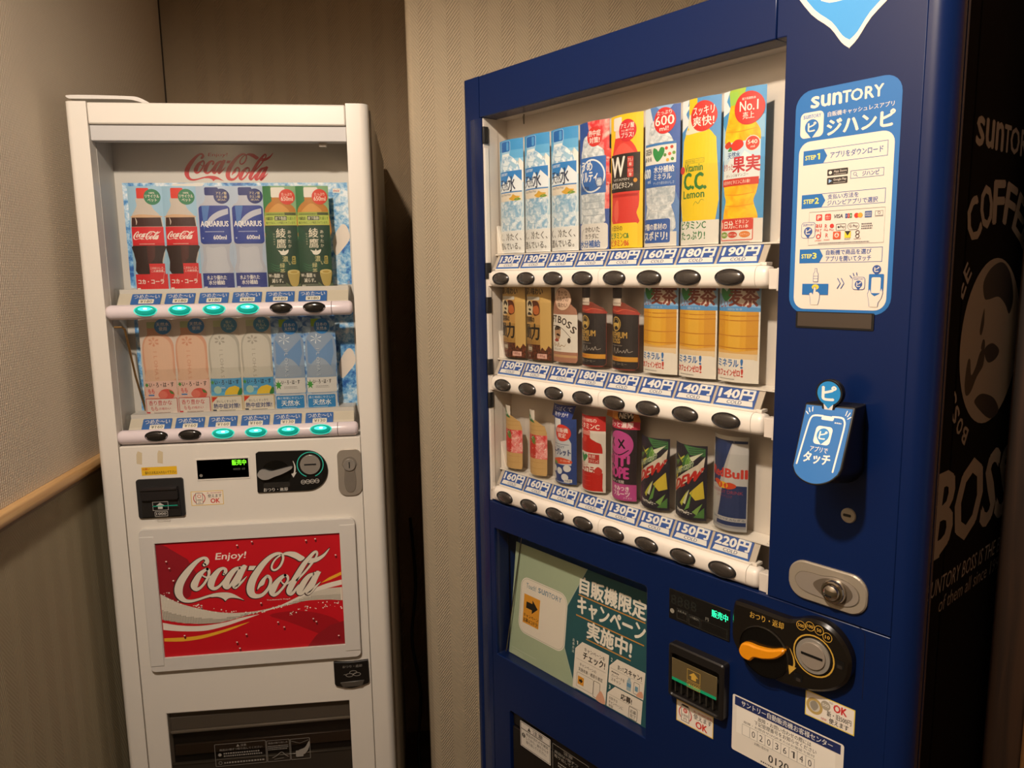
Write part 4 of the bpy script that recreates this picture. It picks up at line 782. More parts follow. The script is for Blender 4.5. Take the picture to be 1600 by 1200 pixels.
P = Print('accepted_coins_sticker'); P.rect(675, 950, 737, 983, 'ddc84c'); P.rect(676.2, 951.2, 735.8, 981.8, 'e8dfd2', 1); P.circ(687, 966, 10.5, 'b59b5c'); P.circ(687, 966, 7, 'c7c0b2'); P.sm([(682, 970), (688, 973), (692, 967), (687, 960), (682, 964)], '8f887a'); P.circ(701, 973, 6, 'a39a88'); P.T('500', 697, 971.3, 705, 975, 'e0d8c8', .03)
P.T('OLD', 705, 978, 710, 980.5, '3a322c'); P.T('OK', 711, 970, 727, 979.5, 'c9302c', .06); P.T('新・旧500円', 703, 960.5, 733, 968, '2c2620', .02); P.T('使えます', 706, 952.5, 730, 959.5, '2c2620', .03); P.T('NEW', 696, 953, 703, 956, 'b5352c', .02); P.build(bmach, flat(-.2))
P = Print('service_notice', .006); P.rect(572.5, 852, 726, 933, 'e3dccf', 3); P.rect(576, 918.5, 722, 931, '1f2c5e'); P.T('サントリー自動販売機お客様センター', 586, 920.7, 712, 929, 'e6e2da', .02)
P.rect(579, 880, 716, 917, 'ece6da'); P.T('故障・お問い合わせの際には', 611, 910, 685, 916.3, '33302c', .02); P.T('下記管理番号をお知らせください', 606, 903, 692, 909.3, '33302c', .02); P.T('故障・お問合せはQRまたはお電話で受付', 590, 897.6, 690, 901.4, '4a4640', .01)
for i, c in enumerate(' 02036140'): 
    P.frame(588+11.3*i, 880.5, 599.9+11.3*i, 896, .45, '8a857a'); 
    if c != ' ': P.T(c, 591.4+11.3*i, 883.6, 596.2+11.3*i, 892.6, '3a3733', .0)
P.T('お問い合わせ', 607, 874.5, 628, 878.5, '4a4640', .01); P.T('0120-655-', 628, 861, 688, 871.5, '2c2a27', .02); P.lines(1, 617, 855, 700, 858.5, '4a4640'); P.build(bmach, flat(-.2))
# handle, keyhole cover, dark slot
b = MB(); b.prism(rr(.648, 1.1000, .7450, 1.1482, .0205, 8), -.004, .003, M('a89d8c', .38, .4), (), .0015); h = b.build('door_handle', bmach)
b = MB(); ho = crom([(657, 1124), (663, 1134), (676, 1137), (690, 1137), (706, 1140), (724, 1138), (735, 1130), (736, 1118), (726, 1109), (708, 1106), (692, 1109), (676, 1110), (663, 1114)], 4, True); b.prism(mm(ho), -.0046, -.003, M('7d7466', .4, .4)); b.build('handle_recess', h)
b = MB(); b.prism(mm(inset(ho[::-1] if area(ho) < 0 else ho, .9)), -.0052, -.004, M('a0968a', .38, .4)); b.build('handle_lever', h)
b = MB(); b.prism(mm(crom([(681, 1124), (692, 1134), (708, 1137), (722, 1134), (729, 1124), (722, 1113), (708, 1109), (692, 1114)], 4, True)), -.0056, -.005, M('6f6457', .4, .4)); b.build('knob_well', h)
b = MB(); n = 26
rg = [(.708+.0145*c*math.cos(2*math.pi*i/n), y, 1.1235+.0145*c*math.sin(2*math.pi*i/n)) for c, y in ((1, -.005), (1, -.010), (.9, -.0125), (.76, -.013), (.70, -.012), (.6, -.0165), (.35, -.0185), (.12, -.019)) for i in range(n)]
b.add(rg, [(k*n+i, k*n+(i+1) % n, (k+1)*n+(i+1) % n, (k+1)*n+i) for k in range(7) for i in range(n)]+[tuple(range(7*n, 8*n))], M('c9c4bb', .1, 1.0)); kn = b.build('lock_knob', h, smooth=True)
b = MB(); b.box(.7025, .7105, -.0193, -.016, 1.1195, 1.1215, M('060505', .5)); b.build('keyhole', h)
b = MB(); b.prism(mm(el(717.5, 1216.5, 8.8, n=30)), -.0022, .001, M('a39b8e', .4, .4), (), .001); k_ = b.build('key_cover', bmach); b = MB(); b.prism(rr(.712, 1.2152, .7212, 1.2184, .0012), -.0026, -.0018, M('060505', .5)); b.build('keyhole', k_)
b = MB(); b.prism(rr(.6435, 1.4300, .7350, 1.449, .0015), -.0012, .001, M('0c0b0a', .4)); sl = b.build('card_slot', bmach, .0005); b = MB(); b.prism([(.6460, 1.4320), (.7325, 1.4320), (.7325, 1.448), (.6460, 1.448)], -.0016, -.0008, M('40352a', .5)); b.build('slot_cover', sl)
# payment instruction panel
P = Print('instruction_panel', .004); SB = '1a67aa'; WP = 'dcd1c2'; NV = '2c4f8f'
P.rect(633.5, 1447, 751.5, 1697, SB, 19); suntory(P, 652, 1677, 732, 1689, WP, .045)
P.T('自販機キャッシュレスアプリ', 672, 1664.6, 744, 1670, WP, .02); P.T('ジハンピ', 672, 1645, 745, 1661.5, WP, .07)
def icon(x0, z0, x1, z1, bgc, fg, fr=None):
    w = x1-x0; h = z1-z0; P.rect(x0, z0, x1, z1, fr or bgc, w*.2)
    if fr: P.rect(x0+.5, z0+.5, x1-.5, z1-.5, bgc, w*.18)
    suntory(P, x0+w*.12, z1-h*.24, x1-w*.12, z1-h*.1, fg, .02); cx = (x0+x1)/2; cz = z0+h*.42; r = w*.3
    P.poly(el(cx, cz, r, n=24, a0=-50, a1=230)+[(cx, cz-r*1.55)], fg); P.T('ピ', cx-r*.55, cz-r*.6, cx+r*.6, cz+r*.6, bgc, .06)
icon(640, 1645, 667.5, 1673, WP, SB)
P.rect(639.5, 1452, 746.5, 1641, WP, 13)
def step(n_, z0, z1, rows):
    P.frame(645, z0, 740, z1, .6, NV); P.poly([(645, z0), (669, z0), (673.5, (z0+z1)/2), (669, z1), (645, z1)], SB)
    P.T('STEP', 647.5, (z0+z1)/2-2.2, 660, (z0+z1)/2+2.4, 'e6d95c', .05); P.T(n_, 661, (z0+z1)/2-2.8, 665.6, (z0+z1)/2+3.6, 'e6d95c', .05)
    for t, a, b_, c, d_ in rows: P.T(t, a, b_, c, d_, NV, .03)
step('1', 1615, 1631, [('アプリをダウンロード', 677, 1619.5, 735, 1626.5)]); step('2', 1566.5, 1582, [('支払い方法を', 676, 1575, 711, 1580.5), ('ジハンピアプリで選択', 676, 1568, 732, 1573.8)]); step('3', 1504.5, 1520.5, [('自販機で商品を選び', 677, 1513.3, 728, 1519), ('アプリを開いてタッチ', 677, 1506, 728, 1512)])
P.rect(674.5, 1600.5, 698, 1607.5, '2a2420', 1); P.T('App Store', 682, 1603, 696.5, 1606.2, WP, .01); P.lines(1, 682, 1601.2, 696, 1602.6, 'b9aea0'); P.circ(678, 1604, 1.9, WP); P.rect(674.5, 1591, 698, 1598.5, '2a2420', 1); P.T('Google Play', 682, 1594, 696.5, 1597.2, WP, .01); P.lines(1, 682, 1592, 696, 1593.4, 'b9aea0'); P.poly([(676.5, 1592.7), (676.5, 1597), (680.3, 1594.9)], '8fb0d8')
P.frame(701, 1595, 737, 1603.5, .45, NV); P.ring(706, 1599.8, 1.9, .4, NV); P.stroke([(707.3, 1598.4), (709, 1596.7)], NV, 1, .5); P.T('ジハンピ', 714, 1596.8, 732, 1601.8, NV, .03)
P.stroke([(655, 1546.5), (655, 1562), (740.5, 1562), (740.5, 1525), (655, 1525), (655, 1533)], '6d6a70', 1, .4); icon(646, 1533, 663, 1551, WP, NV, NV)
R_ = 'c8342c'
P.rect(663.5, 1552, 670.5, 1559, R_, 1); P.T('P', 665.3, 1553.3, 669, 1557.6, WP, .06); P.rect(674, 1552, 681, 1559, R_, 1.4); P.T('d払い', 675, 1555, 680, 1557.6, WP, .02); P.T('PAY', 675.2, 1552.9, 679.8, 1554.2, WP); P.T('VISA', 684, 1553.7, 694.5, 1557.8, '2c3348', .03, .15); 
for k, c in enumerate(('2d4f8c', 'b5302a', '2f7a3c')): P.rect(697.3+2.6*k, 1553, 699.7+2.6*k, 1558, c, .6); P.T('JCB'[k], 697.7+2.6*k, 1554.4, 699.3+2.6*k, 1556.5, WP)
P.circ(710, 1555.3, 2.7, 'c8301f'); P.circ(714, 1555.3, 2.7, 'dd9a2f'); P.rect(719, 1552.4, 726.5, 1559.2, '3d5a8c'); P.T('AMERICAN', 719.6, 1556, 725.9, 1557.6, WP); P.T('EXPRESS', 719.6, 1553.6, 725.9, 1555.2, WP); P.frame(730, 1552.8, 738.5, 1558.8, .3, '77767c'); P.ring(734.2, 1556.6, 1.5, .4, '77767c'); P.lines(1, 731, 1553.2, 738, 1554.6, '77767c')
P.T('au', 663.5, 1544.5, 670.5, 1548.3, R_, .02); P.T('PAY', 663.5, 1539.5, 670.5, 1543, R_, .0); P.T('R', 674.3, 1543, 677.3, 1547.7, R_, .0); P.T('Pay', 673.5, 1539.7, 678.5, 1542.4, R_); P.circ(682.5, 1545.5, 2.4, R_); P.T('Pay', 680, 1539.7, 684.8, 1542.4, R_)
P.frame(687.5, 1540, 698.5, 1547.3, .4, '55525a', 1); P.circ(690.3, 1543.8, 1.1, '2c2a30'); P.T('Pay', 692, 1541.8, 697.3, 1545.6, '2c2a30', .01); P.frame(700.5, 1540, 713.5, 1547.6, .4, '6a676e', 3.7); P.T('G Pay', 702.5, 1541.9, 711.8, 1545.6, '4a474e', .01); P.lines(3, 716, 1540, 728, 1547.3, '4a4850')
P.ring(667, 1534.4, 2.7, 1, R_); P.stroke([(669.6, 1534), (669.6, 1539)], R_, 1, .9); P.T('d POINT', 663, 1529, 671, 1530.6, R_); P.T('R', 675.6, 1533, 678.6, 1537.6, R_); P.T('POINT', 674, 1529.4, 680.6, 1531, R_); P.rect(684.3, 1530.5, 693, 1539, 'c8502c', .6); P.ring(688.6, 1535, 2.6, .9, WP); P.circ(687.6, 1535.5, .5, WP); P.circ(689.8, 1535.5, .5, WP)
P.rect(697.5, 1531.5, 704.5, 1539, 'e0c52c'); P.poly([(697.5, 1539), (704.5, 1539), (701, 1533.8)], '2c2a26'); P.T('POINT', 697.8, 1529.3, 704.2, 1530.8, '3a3733'); P.ring(712, 1537, 2.3, .8, '55403c'); P.ring(712, 1533, 2.3, .8, '55403c'); P.T('WAON POINT', 708, 1529.3, 716, 1530.6, '55403c'); P.lines(1, 667, 1526, 725, 1528, '6a676e')
# pictograms
P.rect(650, 1468.5, 681.5, 1481, SB); P.circ(666, 1477.3, 4.3, 'd9c23c', 3.1); P.poly([(663, 1483), (669, 1483), (669, 1492.5), (667.4, 1495), (667.4, 1498.5), (664.6, 1498.5), (664.6, 1495), (663, 1492.5)], NV); P.poly([(663.5, 1483.5), (668.5, 1483.5), (668.5, 1492.3), (667, 1494.8), (667, 1498), (665, 1498), (665, 1494.8), (663.5, 1492.3)], WP); P.rect(663.5, 1486.5, 668.5, 1486.9, NV); P.rect(663.5, 1489.5, 668.5, 1489.9, NV)
hand = [(661, 1457), (660.5, 1464), (659, 1470), (661.5, 1471), (663.5, 1468.5), (664.6, 1477), (666.4, 1477), (666.8, 1471.5), (668.5, 1472), (670, 1471), (671.3, 1469.5), (671, 1463), (669.5, 1457)]
P.poly([(x+(.45 if x > 665.5 else -.45), z+.4) for x, z in hand], NV); P.poly(hand, WP)
for k in (0, 4.2): P.stroke([(692+k, 1487), (695.3+k, 1481.5), (692+k, 1476)], NV, 1, .9)
icon(709, 1474.5, 723, 1488.5, WP, NV, NV)
for x, z, q, v in ((706, 1490, 708, 1487.5), (709.5, 1492.5, 710.5, 1490), (713.3, 1493, 713.8, 1490.5)): P.stroke([(x, z), (q, v)], NV, 1, 1.0)
P.rect(727, 1473.5, 743, 1491.5, SB, 1); P.poly([(729, 1473.5), (741, 1473.5), (739, 1468), (731, 1468)], SB); P.rect(730, 1471, 740, 1488, WP, 1.6); P.poly(el(735, 1496.5, 4.6, n=20, a0=-55, a1=235)+[(735, 1490)], NV); P.T('ピ', 732.6, 1494, 737.6, 1499, WP, .05)
hd2 = [(729, 1456), (728, 1463), (726.5, 1470), (728.5, 1475), (730.5, 1470), (734, 1467.5), (739, 1470), (741.5, 1476), (742.5, 1471), (741, 1465), (738, 1461), (737.5, 1456)]
P.poly([(x+(.45 if x > 735 else -.45), z+.3) for x, z in hd2], NV); P.poly(hd2, WP); P.build(bmach, flat(-.3))
# drop shaped sign board at the top
def drop(cx, cz, r, tip): 
    return [(cx-r, cz)]+[(cx-r*math.cos(math.radians(t)), cz+r*math.sin(math.radians(t))) for t in range(10, 171, 10)]+[(cx+r, cz)]+crom([(cx+r*.93, cz-r*.36), (cx+r*.60, cz-r*.80), (cx+r*.30, cz-r*1.06), (cx+r*.12, cz-r*1.30), (cx+.4, tip), (cx-.4, tip), (cx-r*.12, cz-r*1.30), (cx-r*.30, cz-r*1.06), (cx-r*.60, cz-r*.80), (cx-r*.93, cz-r*.36)], 3)
P = Print('sign_board'); dr = drop(693, 1838, 75, 1733); P.poly(dr, 'e6d9c8'); P.poly(drop(693, 1838, 69.5, 1741.5), '3a94d2'); P.T('ピ', 655, 1787, 735, 1880, 'e6d9c8', .06); P.build(bmach, flat(-.6), thick={'sign_board': .002})
# touch reader
b = MB(); face = [(680, 1346), (733, 1347), (735, 1286)]+crom([(733.5, 1280), (727, 1273), (718, 1268.5), (708, 1267), (697, 1269), (688, 1274), (683, 1281)], 3)
def ry(z): return -.036-.036*(1346-z)/80
lo = face; n = len(lo)
outr = inset(lo if area(lo) > 0 else lo[::-1], -2.2)
b.add([(x/1000, ry(z)+.0006, z/1000) for x, z in outr], [tuple(range(n))], M('131110', .4))
bk = [((x-707)*.80+708, 1300+(z-1306)*1.12) for x, z in outr]
b.add([(x/1000, ry(z)+.0006, z/1000) for x, z in outr]+[(x/1000, ry(z)+.012, z/1000) for x, z in outr]+[(x/1000, 0, z/1000) for x, z in bk], [(k*n+i, k*n+(i+1) % n, (k+1)*n+(i+1) % n, (k+1)*n+i) for k in range(2) for i in range(n)], M('131110', .4)); rd = b.build('touch_reader', bmach, .0015)
P = Print('reader_face'); P.poly([p for p in (face if area(face) > 0 else face[::-1])], '0c66ac')
P.stroke([(686, 1284), (687.5, 1322), (689, 1333), (693, 1336), (702, 1336.5)], 'e6e0d6', 3, 1.9); P.stroke([(728, 1282), (728.5, 1325), (727, 1334), (723, 1337), (713, 1336.8)], 'e6e0d6', 3, 1.9); P.rect(701, 1332.5, 715, 1337, 'e6e0d6', 1.5)
for x, z, q, v in ((684, 1343, 686, 1339), (681.8, 1339, 684.6, 1336.6), (688, 1344.5, 688.8, 1340), (731, 1343, 729, 1339), (733, 1339, 730, 1336.6), (727.5, 1344.5, 726.8, 1340)): P.stroke([(x, z), (q, v)], 'e6e0d6', 1, 1.0)
P.rect(698, 1307, 717, 1326, 'e6e0d6', 4); P.poly(el(707.5, 1317, 7, n=24, a0=-50, a1=230)+[(707.5, 1307)], '1f7fc0'); P.T('ピ', 703.3, 1312.5, 711.8, 1321, 'e6e0d6', .06); P.lines(1, 717, 1330.2, 725, 1332.6, 'e6e0d6')
P.T('アプリで', 697, 1299, 717, 1304.6, 'e6e0d6', .02); P.T('タッチ', 692, 1287, 722, 1298, 'e6e0d6', .06)
P.build(rd, lambda x, z, l: (x/1000, ry(z)-l/1000, z/1000))
b = MB(); b.prism(mm(el(706, 1362, 15.3, n=30, a0=-60, a1=240)+[(699, 1343), (713, 1343)]), -.037, -.030, M('151312', .4)); bd = b.build('reader_badge', rd, .001)
P = Print('badge_print'); P.poly(el(706, 1362, 13.2, n=30, a0=-62, a1=242), '1f86c6'); P.poly([(700.5, 1349.5), (711.5, 1349.5), (710.5, 1343.5), (701.5, 1343.5)], 'dcd8d0'); P.poly([(700, 1350.5), (712, 1350.5), (706, 1344.5)], '1f86c6'); P.T('ピ', 698.5, 1354, 714, 1370, 'ece6dc', .07); P.build(bd, flat(-37.1))
# delivery chute
b = MB(); b.box(.098, .522, .020, .034, .478, .694, M('0f0d0c', .3)); dc = b.build('delivery_chute', bmach)
b = MB(); b.box(.103, .517, .004, .012, .50, .662, M('1a1715', .18)); b.box(.103, .517, .006, .020, .664, .690, M('14110f', .3)); b.build('chute_flap', dc, .002)
P = Print('warning_sticker'); g = 'cfc9be'; P.rect(126, 633, 207, 683, g, 1.5); P.rect(127.5, 634.5, 205.5, 681.5, '1c1916', 1); P.rect(128.5, 635.5, 204.5, 668, g); P.rect(128.5, 669.5, 204.5, 680.5, g)
P.poly([(146, 671), (155, 671), (150.5, 679)], '2c2620'); P.T('注意', 160, 670.8, 187, 679.5, '2c2620', .03); P.circ(135, 657, 4.6, '2c2620'); P.T('!', 134.2, 654, 135.8, 660.4, g, .03)
P.T('商品が出たのを確認', 142, 660, 201, 666, '2c2620', .02); P.T('してから、扉をひらき', 142, 652, 201, 658, '2c2620', .02); P.T('取り出してください。', 142, 644, 196, 650, '2c2620', .02); P.build(dc, flat(3.6))
P = Print('delivery_notice'); g = '9a948a'; P.frame(212, 628, 300, 680, .7, g, 1.5); P.T('注意', 240, 672, 262, 678, g, .02); P.T('商品は1個ずつ', 217, 664, 275, 670, g, .01); P.T('取り出してください', 217, 656, 290, 662, g, .01); P.lines(3, 226, 636, 290, 652, g); P.frame(303, 628, 350, 678, .7, g, 1.5); P.lines(2, 307, 664, 346, 674, g); P.build(dc, flat(3.6))
# lettering on the black cabinet side
P = Print('side_lettering', .005); sg = '8a867f'
def sidexf(x, z, l): return (.7972+l/1000, x/1000, z/1000)
suntory(P, 77, 1626, 262, 1655, sg, .04)
def arc_text(t, r, a0, a1, h, wdt):
    for i, c in enumerate(t):
        if c == ' ': continue
        a = a0+(a1-a0)*i/(len(t)-1); x = 168+r*math.cos(math.radians(a)); z = 1410+r*math.sin(math.radians(a)); P.T(c, x-wdt/2, z-h/2, x+wdt/2, z+h/2, sg, .05, 0, a-90)
P.part('ring_wording'); arc_text('BOSS COFFEE', 121, 238, 138, 19, 15); arc_text('COFFEE', 160, 121, 52, 46, 34)
P.part('portrait_disc').poly(el(168, 1410, 97, n=48), sg)
K = '0b0b0d'
P.sm([(128, 1480), (150, 1496), (185, 1502), (215, 1488), (232, 1460), (222, 1440), (205, 1452), (180, 1462), (150, 1460), (134, 1462)], K); P.sm([(131, 1440), (137, 1450), (139, 1432), (133, 1420), (127, 1424)], K); P.sm([(96, 1392), (104, 1394), (110, 1376), (122, 1384), (133, 1400), (146, 1402), (146, 1384), (128, 1372), (112, 1356), (98, 1354), (92, 1368)], K); P.sm([(135, 1404), (139, 1414), (146, 1412), (146, 1402)], K); P.sm([(128, 1346), (150, 1350), (190, 1340), (210, 1322), (180, 1316), (132, 1338)], K); P.sm([(146, 1402), (170, 1408), (196, 1398), (186, 1388), (160, 1386)], K)
P.part('side_wording').T('BOSS', 27, 1180, 268, 1272, sg, .05, .15); P.rect(24, 1175, 52, 1181, sg); P.rect(34, 1268, 60, 1274, sg)
P.part('slogan').T('SUNTORY BOSS IS THE BOSS', 24, 1130, 290, 1150, '8a857c', .0, .15); P.T('of them all since 1992', 60, 1106, 265, 1124, '77726a', .0, .15)
P.build(bmach, sidexf)
# dark timber beside the blue machine
def bstruct(name, x0, x1, y0, y1, z0, z1, mat):
    b = MB(); b.box(x0, x1, y0, y1, z0, z1, mat); o = b.build(name, None, .003); o.matrix_world = BMX; return structure(o)
bstruct('trim_3', .803, .846, .232, .330, 0, 2.29, wood('dark_timber', '1c1109', '3a2413', (25, 25, 1.0), .5)); bstruct('wall_right', .847, 1.9, .226, .330, 0, 2.29, wood('brown_timber', '5a3a1c', '80562c', (18, 18, .8), .45))

cb = thing('power_cable', 'black power cable hanging in the dark gap behind the white machine', 'cable', (-.035, 2.20, .0))
b = MB(); b.tube(crom([(.0, .10, .75), (.010, .06, .55), (-.006, .0, .40), (.014, -.05, .25), (.002, -.10, .10), (.012, -.16, .004)], 6), .0045, M('0d0c0c', .5)); b.build('cable_run', cb, smooth=True)
b = MB(); b.tube([(.012, -.16, .004), (.012, -.19, .004), (.012, -.205, .004)], .009, M('141312', .5)); b.build('plug', cb, .001)
# ------------------------------------------------------------------ drinks shown in the blue machine
def cap_text(P, rows):
    for t, x0, z0, x1, z1, c, b_ in rows: P.T(t, x0, z0, x1, z1, c, b_)
BOT = [(17, 172), (17, 168), (19, 162), (30, 158), (46, 148), (56, 134), (58, 118), (58, 60), (55, 50), (58, 40), (56, 24), (8, 24), (5, 40), (8, 50), (5, 60), (5, 118), (7, 134), (10, 146), (8, 158), (7, 168), (8, 172)]
def mineral(P):
    P.rect(0, 0, 61, 190, 'e3e4e2'); P.rect(0, 172, 61, 190, '3a93cf'); P.rect(0, 158, 61, 172, '5aa7d8'); P.rect(0, 130, 61, 158, '86c0e2'); P.rect(0, 60, 61, 131, 'b5d4e6'); P.rect(0, 38, 61, 60, 'd3e2ea')
    P.poly([(26, 140), (34, 150), (38, 146), (44, 157), (50, 152), (54, 158), (61, 150), (61, 118), (30, 118)], 'e6e4dc'); P.poly([(44, 157), (42, 146), (47, 150), (50, 140), (53, 150), (54, 158), (50, 152)], 'b9c6cc')
    sil = [(11, 168), (32, 168), (33, 163), (42, 158), (52, 147), (57, 134), (58, 120), (58, 72), (55, 60), (58, 46), (55, 38), (7, 38), (5, 50), (7, 60), (4, 72), (4, 130), (5, 146), (9, 158)]
    P.part('bottle_picture').poly([((x-31)*1.035+31, (z-100)*1.008+100) for x, z in sil], 'e9f0f2'); P.poly(sil, WATER)
    P.poly([(12, 142), (20, 158), (30, 150), (26, 140)], 'dce9f0'); P.poly([(34, 156), (50, 146), (46, 140), (36, 146)], '9cc3dc')
    for z in (150, 136, 76, 64, 50): P.stroke([(8, z, .5), (22, z-3, 1), (40, z-2, .5)], '9cc0d6')
    P.part('cap').rect(8, 170, 35, 188, 'b5d8ee', 3.5); P.rect(9, 170.5, 34, 187.5, '1a66b4', 3); P.rect(25, 172, 31, 186, '4f9ad4', 2); P.rect(9, 167, 34, 170.5, '9cc8e6'); P.rect(11, 163, 32, 167, 'e6eef0')
    P.part('label').rect(3, 98, 58, 138, '2b7dc4'); P.poly([(3, 112), (14, 122), (22, 116), (30, 130), (38, 122), (44, 132), (58, 120), (58, 104), (3, 104)], 'dfe6ea'); P.T('SUNTORY', 6, 131, 27, 135.5, 'dfe8ee', .02)
    P.T('天', 3, 106, 16, 124, '27344f', .02); P.T('然', 16, 106, 28, 123, '27344f', .02); P.T('水', 28, 104, 45, 129, '27344f', .03); P.rect(3, 88, 58, 102, 'e6dccb'); P.T('Natural Mineral Water', 5, 97, 35, 101, '4a5a70', .0)
    P.sm([(30, 92), (36, 95), (40, 99), (46, 96), (54, 95), (50, 91), (40, 88)], 'd8a83c'); P.sm([(42, 90), (50, 93), (56, 90), (48, 88)], '6d9a3c')
    P.part('caption_strip'); cap_text(P, [('く、冷たく、', 1, 21, 56, 34, '5a5650', .01), ('澄んでいる。', 1, 6, 54, 18, '5a5650', .01)])
def plum(P):
    P.rect(0, 0, 61, 190, '2c4f9a'); P.poly([(22, 190), (61, 190), (61, 60), (50, 60)], FRUITBG); P.circ(57, 140, 9, 'd13a34'); P.circ(56, 104, 10, 'cf4238'); P.circ(50, 128, 6, '5f9a3c'); P.rect(0, 40, 10, 130, 'a9b6c8')
    P.part('bottle_picture').sm([(14, 168), (30, 168), (34, 158), (48, 150), (54, 136), (54, 60), (51, 38), (8, 38), (5, 60), (5, 136), (8, 150)], GREYW, 3)
    for z in (72, 62, 52): P.stroke([(8, z, .6), (30, z-1, 1.2), (50, z, .6)], '9aa6b0')
    P.part('label').rect(3, 84, 56, 138, '2f66b0'); P.ring(30, 110, 25, 2.4, 'dfe6ea'); P.T('うめ', 6, 118, 32, 132, 'eae8e2', .04); P.T('ソルティ', 4, 101, 42, 116, 'eae8e2', .04); P.T('天然水', 6, 88, 26, 96, '1d3566', .03); P.poly(el(45, 100, 7.5, 8.5, 6), '2a3f74'); P.poly(el(45, 100, 6.3, 7.2, 6), '8fa8cc'); P.T('塩', 41, 95.5, 49, 104.5, 'eae8e2', .02)
    P.part('caption_strip').rect(3, 0, 59, 39, 'dcd9d4', 5); cap_text(P, [('かわいた', 16, 26, 46, 34.5, '4a4744', .03), ('カラダに', 16, 16, 44, 24, '4a4744', .03), ('水分補給', 2, 3, 47, 14, '2f62ab', .05)]); P.stroke([(6, 16, .6), (9, 28, .9), (13, 31, .6)], '77736c')
    badge(P, 36, 167, 14.5, 'd02f2a', (('熱中症', 23, 9), ('対策!', 20, 9)))
def vitaminw(P):
    P.rect(0, 0, 61, 190, 'ecc21c'); P.part('bottle_picture')
    P.sm([(12, 160), (14, 172), (24, 172), (26, 160), (42, 152), (52, 138), (55, 120), (56, 66), (52, 50), (54, 34), (7, 34), (4, 66), (4, 125), (8, 146)], 'd83b32', 3)
    P.rect(12, 158, 27, 170, 'e3c9bb', 1); P.sm([(8, 130), (16, 144), (30, 150), (44, 140), (48, 130)], 'e0584a'); P.sm([(10, 62), (18, 70), (20, 50), (16, 38), (10, 44)], 'e8604f'); P.rect(5, 74, 54, 78, 'b5231f')
    P.part('cap').rect(8, 169, 26, 187, 'e2ddd4', 2)
    P.part('label').rect(2, 81, 57, 135, '26201d'); P.T('W', 3, 103, 32, 131, 'ece6da', .03); P.T('VITAMIN', 8, 97, 40, 100.5, 'd8d2c4', .01); P.T('ダブルビタミン+', 3, 86, 46, 95, 'ece6da', .03); P.circ(50, 96, 3, 'd8962c')
    P.rect(37, 115, 47, 130, 'c03a30', 1); P.T('アミノ', 38, 123, 46, 127.5, 'ece6da', .01); P.T('酸', 40, 117, 44, 121.5, 'ece6da', .01); P.rect(37, 101, 47, 114, 'c03a30', 1); P.T('クエン', 38, 108, 46, 112, 'ece6da', .01); P.T('酸', 40, 102.5, 44, 107, 'ece6da', .01)
    P.part('caption_strip').rect(1, 1, 54, 36, 'f0cd2a', 3); cap_text(P, [('1日分の', 5, 25, 28, 33, '5a3a18', .03), ('ビタミンC&', 2, 14, 40, 23, '2e7a3c', .05), ('ビタミンB6', 2, 3, 40, 12.5, 'd0502a', .05)])
    badge(P, 36, 167, 15.5, 'cf2630', (('アミノ酸', 24, 7.5), ('クエン酸プラス', 22, 3), ('プラス!', 22, 7.5)))
def dakara(P):
    P.rect(0, 0, 61, 190, '5a82bd'); P.poly([(30, 190), (61, 190), (61, 60), (50, 90)], '3a5da8'); P.poly([(0, 190), (12, 190), (22, 160), (0, 120)], 'd3dde8'); P.poly([(24, 190), (40, 178), (52, 190)], '8fb2de')
    P.part('bottle_picture').sm([(14, 170), (28, 170), (30, 160), (46, 152), (54, 136), (55, 120), (55, 66), (50, 56), (55, 40), (52, 20), (6, 20), (4, 40), (7, 56), (4, 66), (4, 130), (8, 150)], GREYW, 3)
    for z in (84, 70, 58, 50): P.stroke([(6, z, .6), (30, z-1.5, 1.4), (52, z, .6)], 'c9cdd0')
    P.part('label').rect(2, 113, 56, 141, 'dfdcd4'); P.rect(2, 138, 56, 141.5, '3a78b8'); P.T('GREEN', 2, 127, 16, 135, '3d4a44', .03); P.T('DA・KA・RA', 2, 118, 16, 124, '3d4a44', .03)
    P.sm([(27, 116), (19, 127), (20, 135), (26, 133), (29, 130), (33, 135), (39, 133), (37, 124)], '2f8a46'); 
    for x, z, c in ((42, 133, 'c8452e'), (50, 134, 'c0472e'), (40, 124, '5d8a3c'), (47, 125, 'cf5a3c'), (53, 126, '6d9a3c'), (44, 117, 'd8a33c'), (51, 118, '4f8a44')): P.circ(x, z, 2.3, c)
    P.rect(2, 82, 56, 113, '2f62ae'); P.T('600', 0, 95, 14, 108, 'dfe6ea', .04); P.T('ml', 8, 88, 14, 93, 'dfe6ea', .01); P.T('水分補給', 21, 101, 54, 110, 'e9e7e0', .03); P.T('ミネラル', 21, 91.5, 50, 99.5, 'e9e7e0', .03); P.T('すっきり感のおいしさ', 20, 85, 54, 89, 'c9d6e6', .0)
    P.part('caption_strip').rect(0, 0, 58, 20, 'dad6ce'); P.rect(1, 5, 49, 38, '2f5aa6', 3); cap_text(P, [('7種の素材の', 2, 23, 44, 32, 'e8e4da', .03), ('スポドリ!', 2, 9, 45, 21, 'e8e4da', .05)])
    badge(P, 38, 170, 17.5, 'cf2a2c', (('たっぷり', 23, 5.5), ('600', 30, 13), ('ml!', 14, 6)))
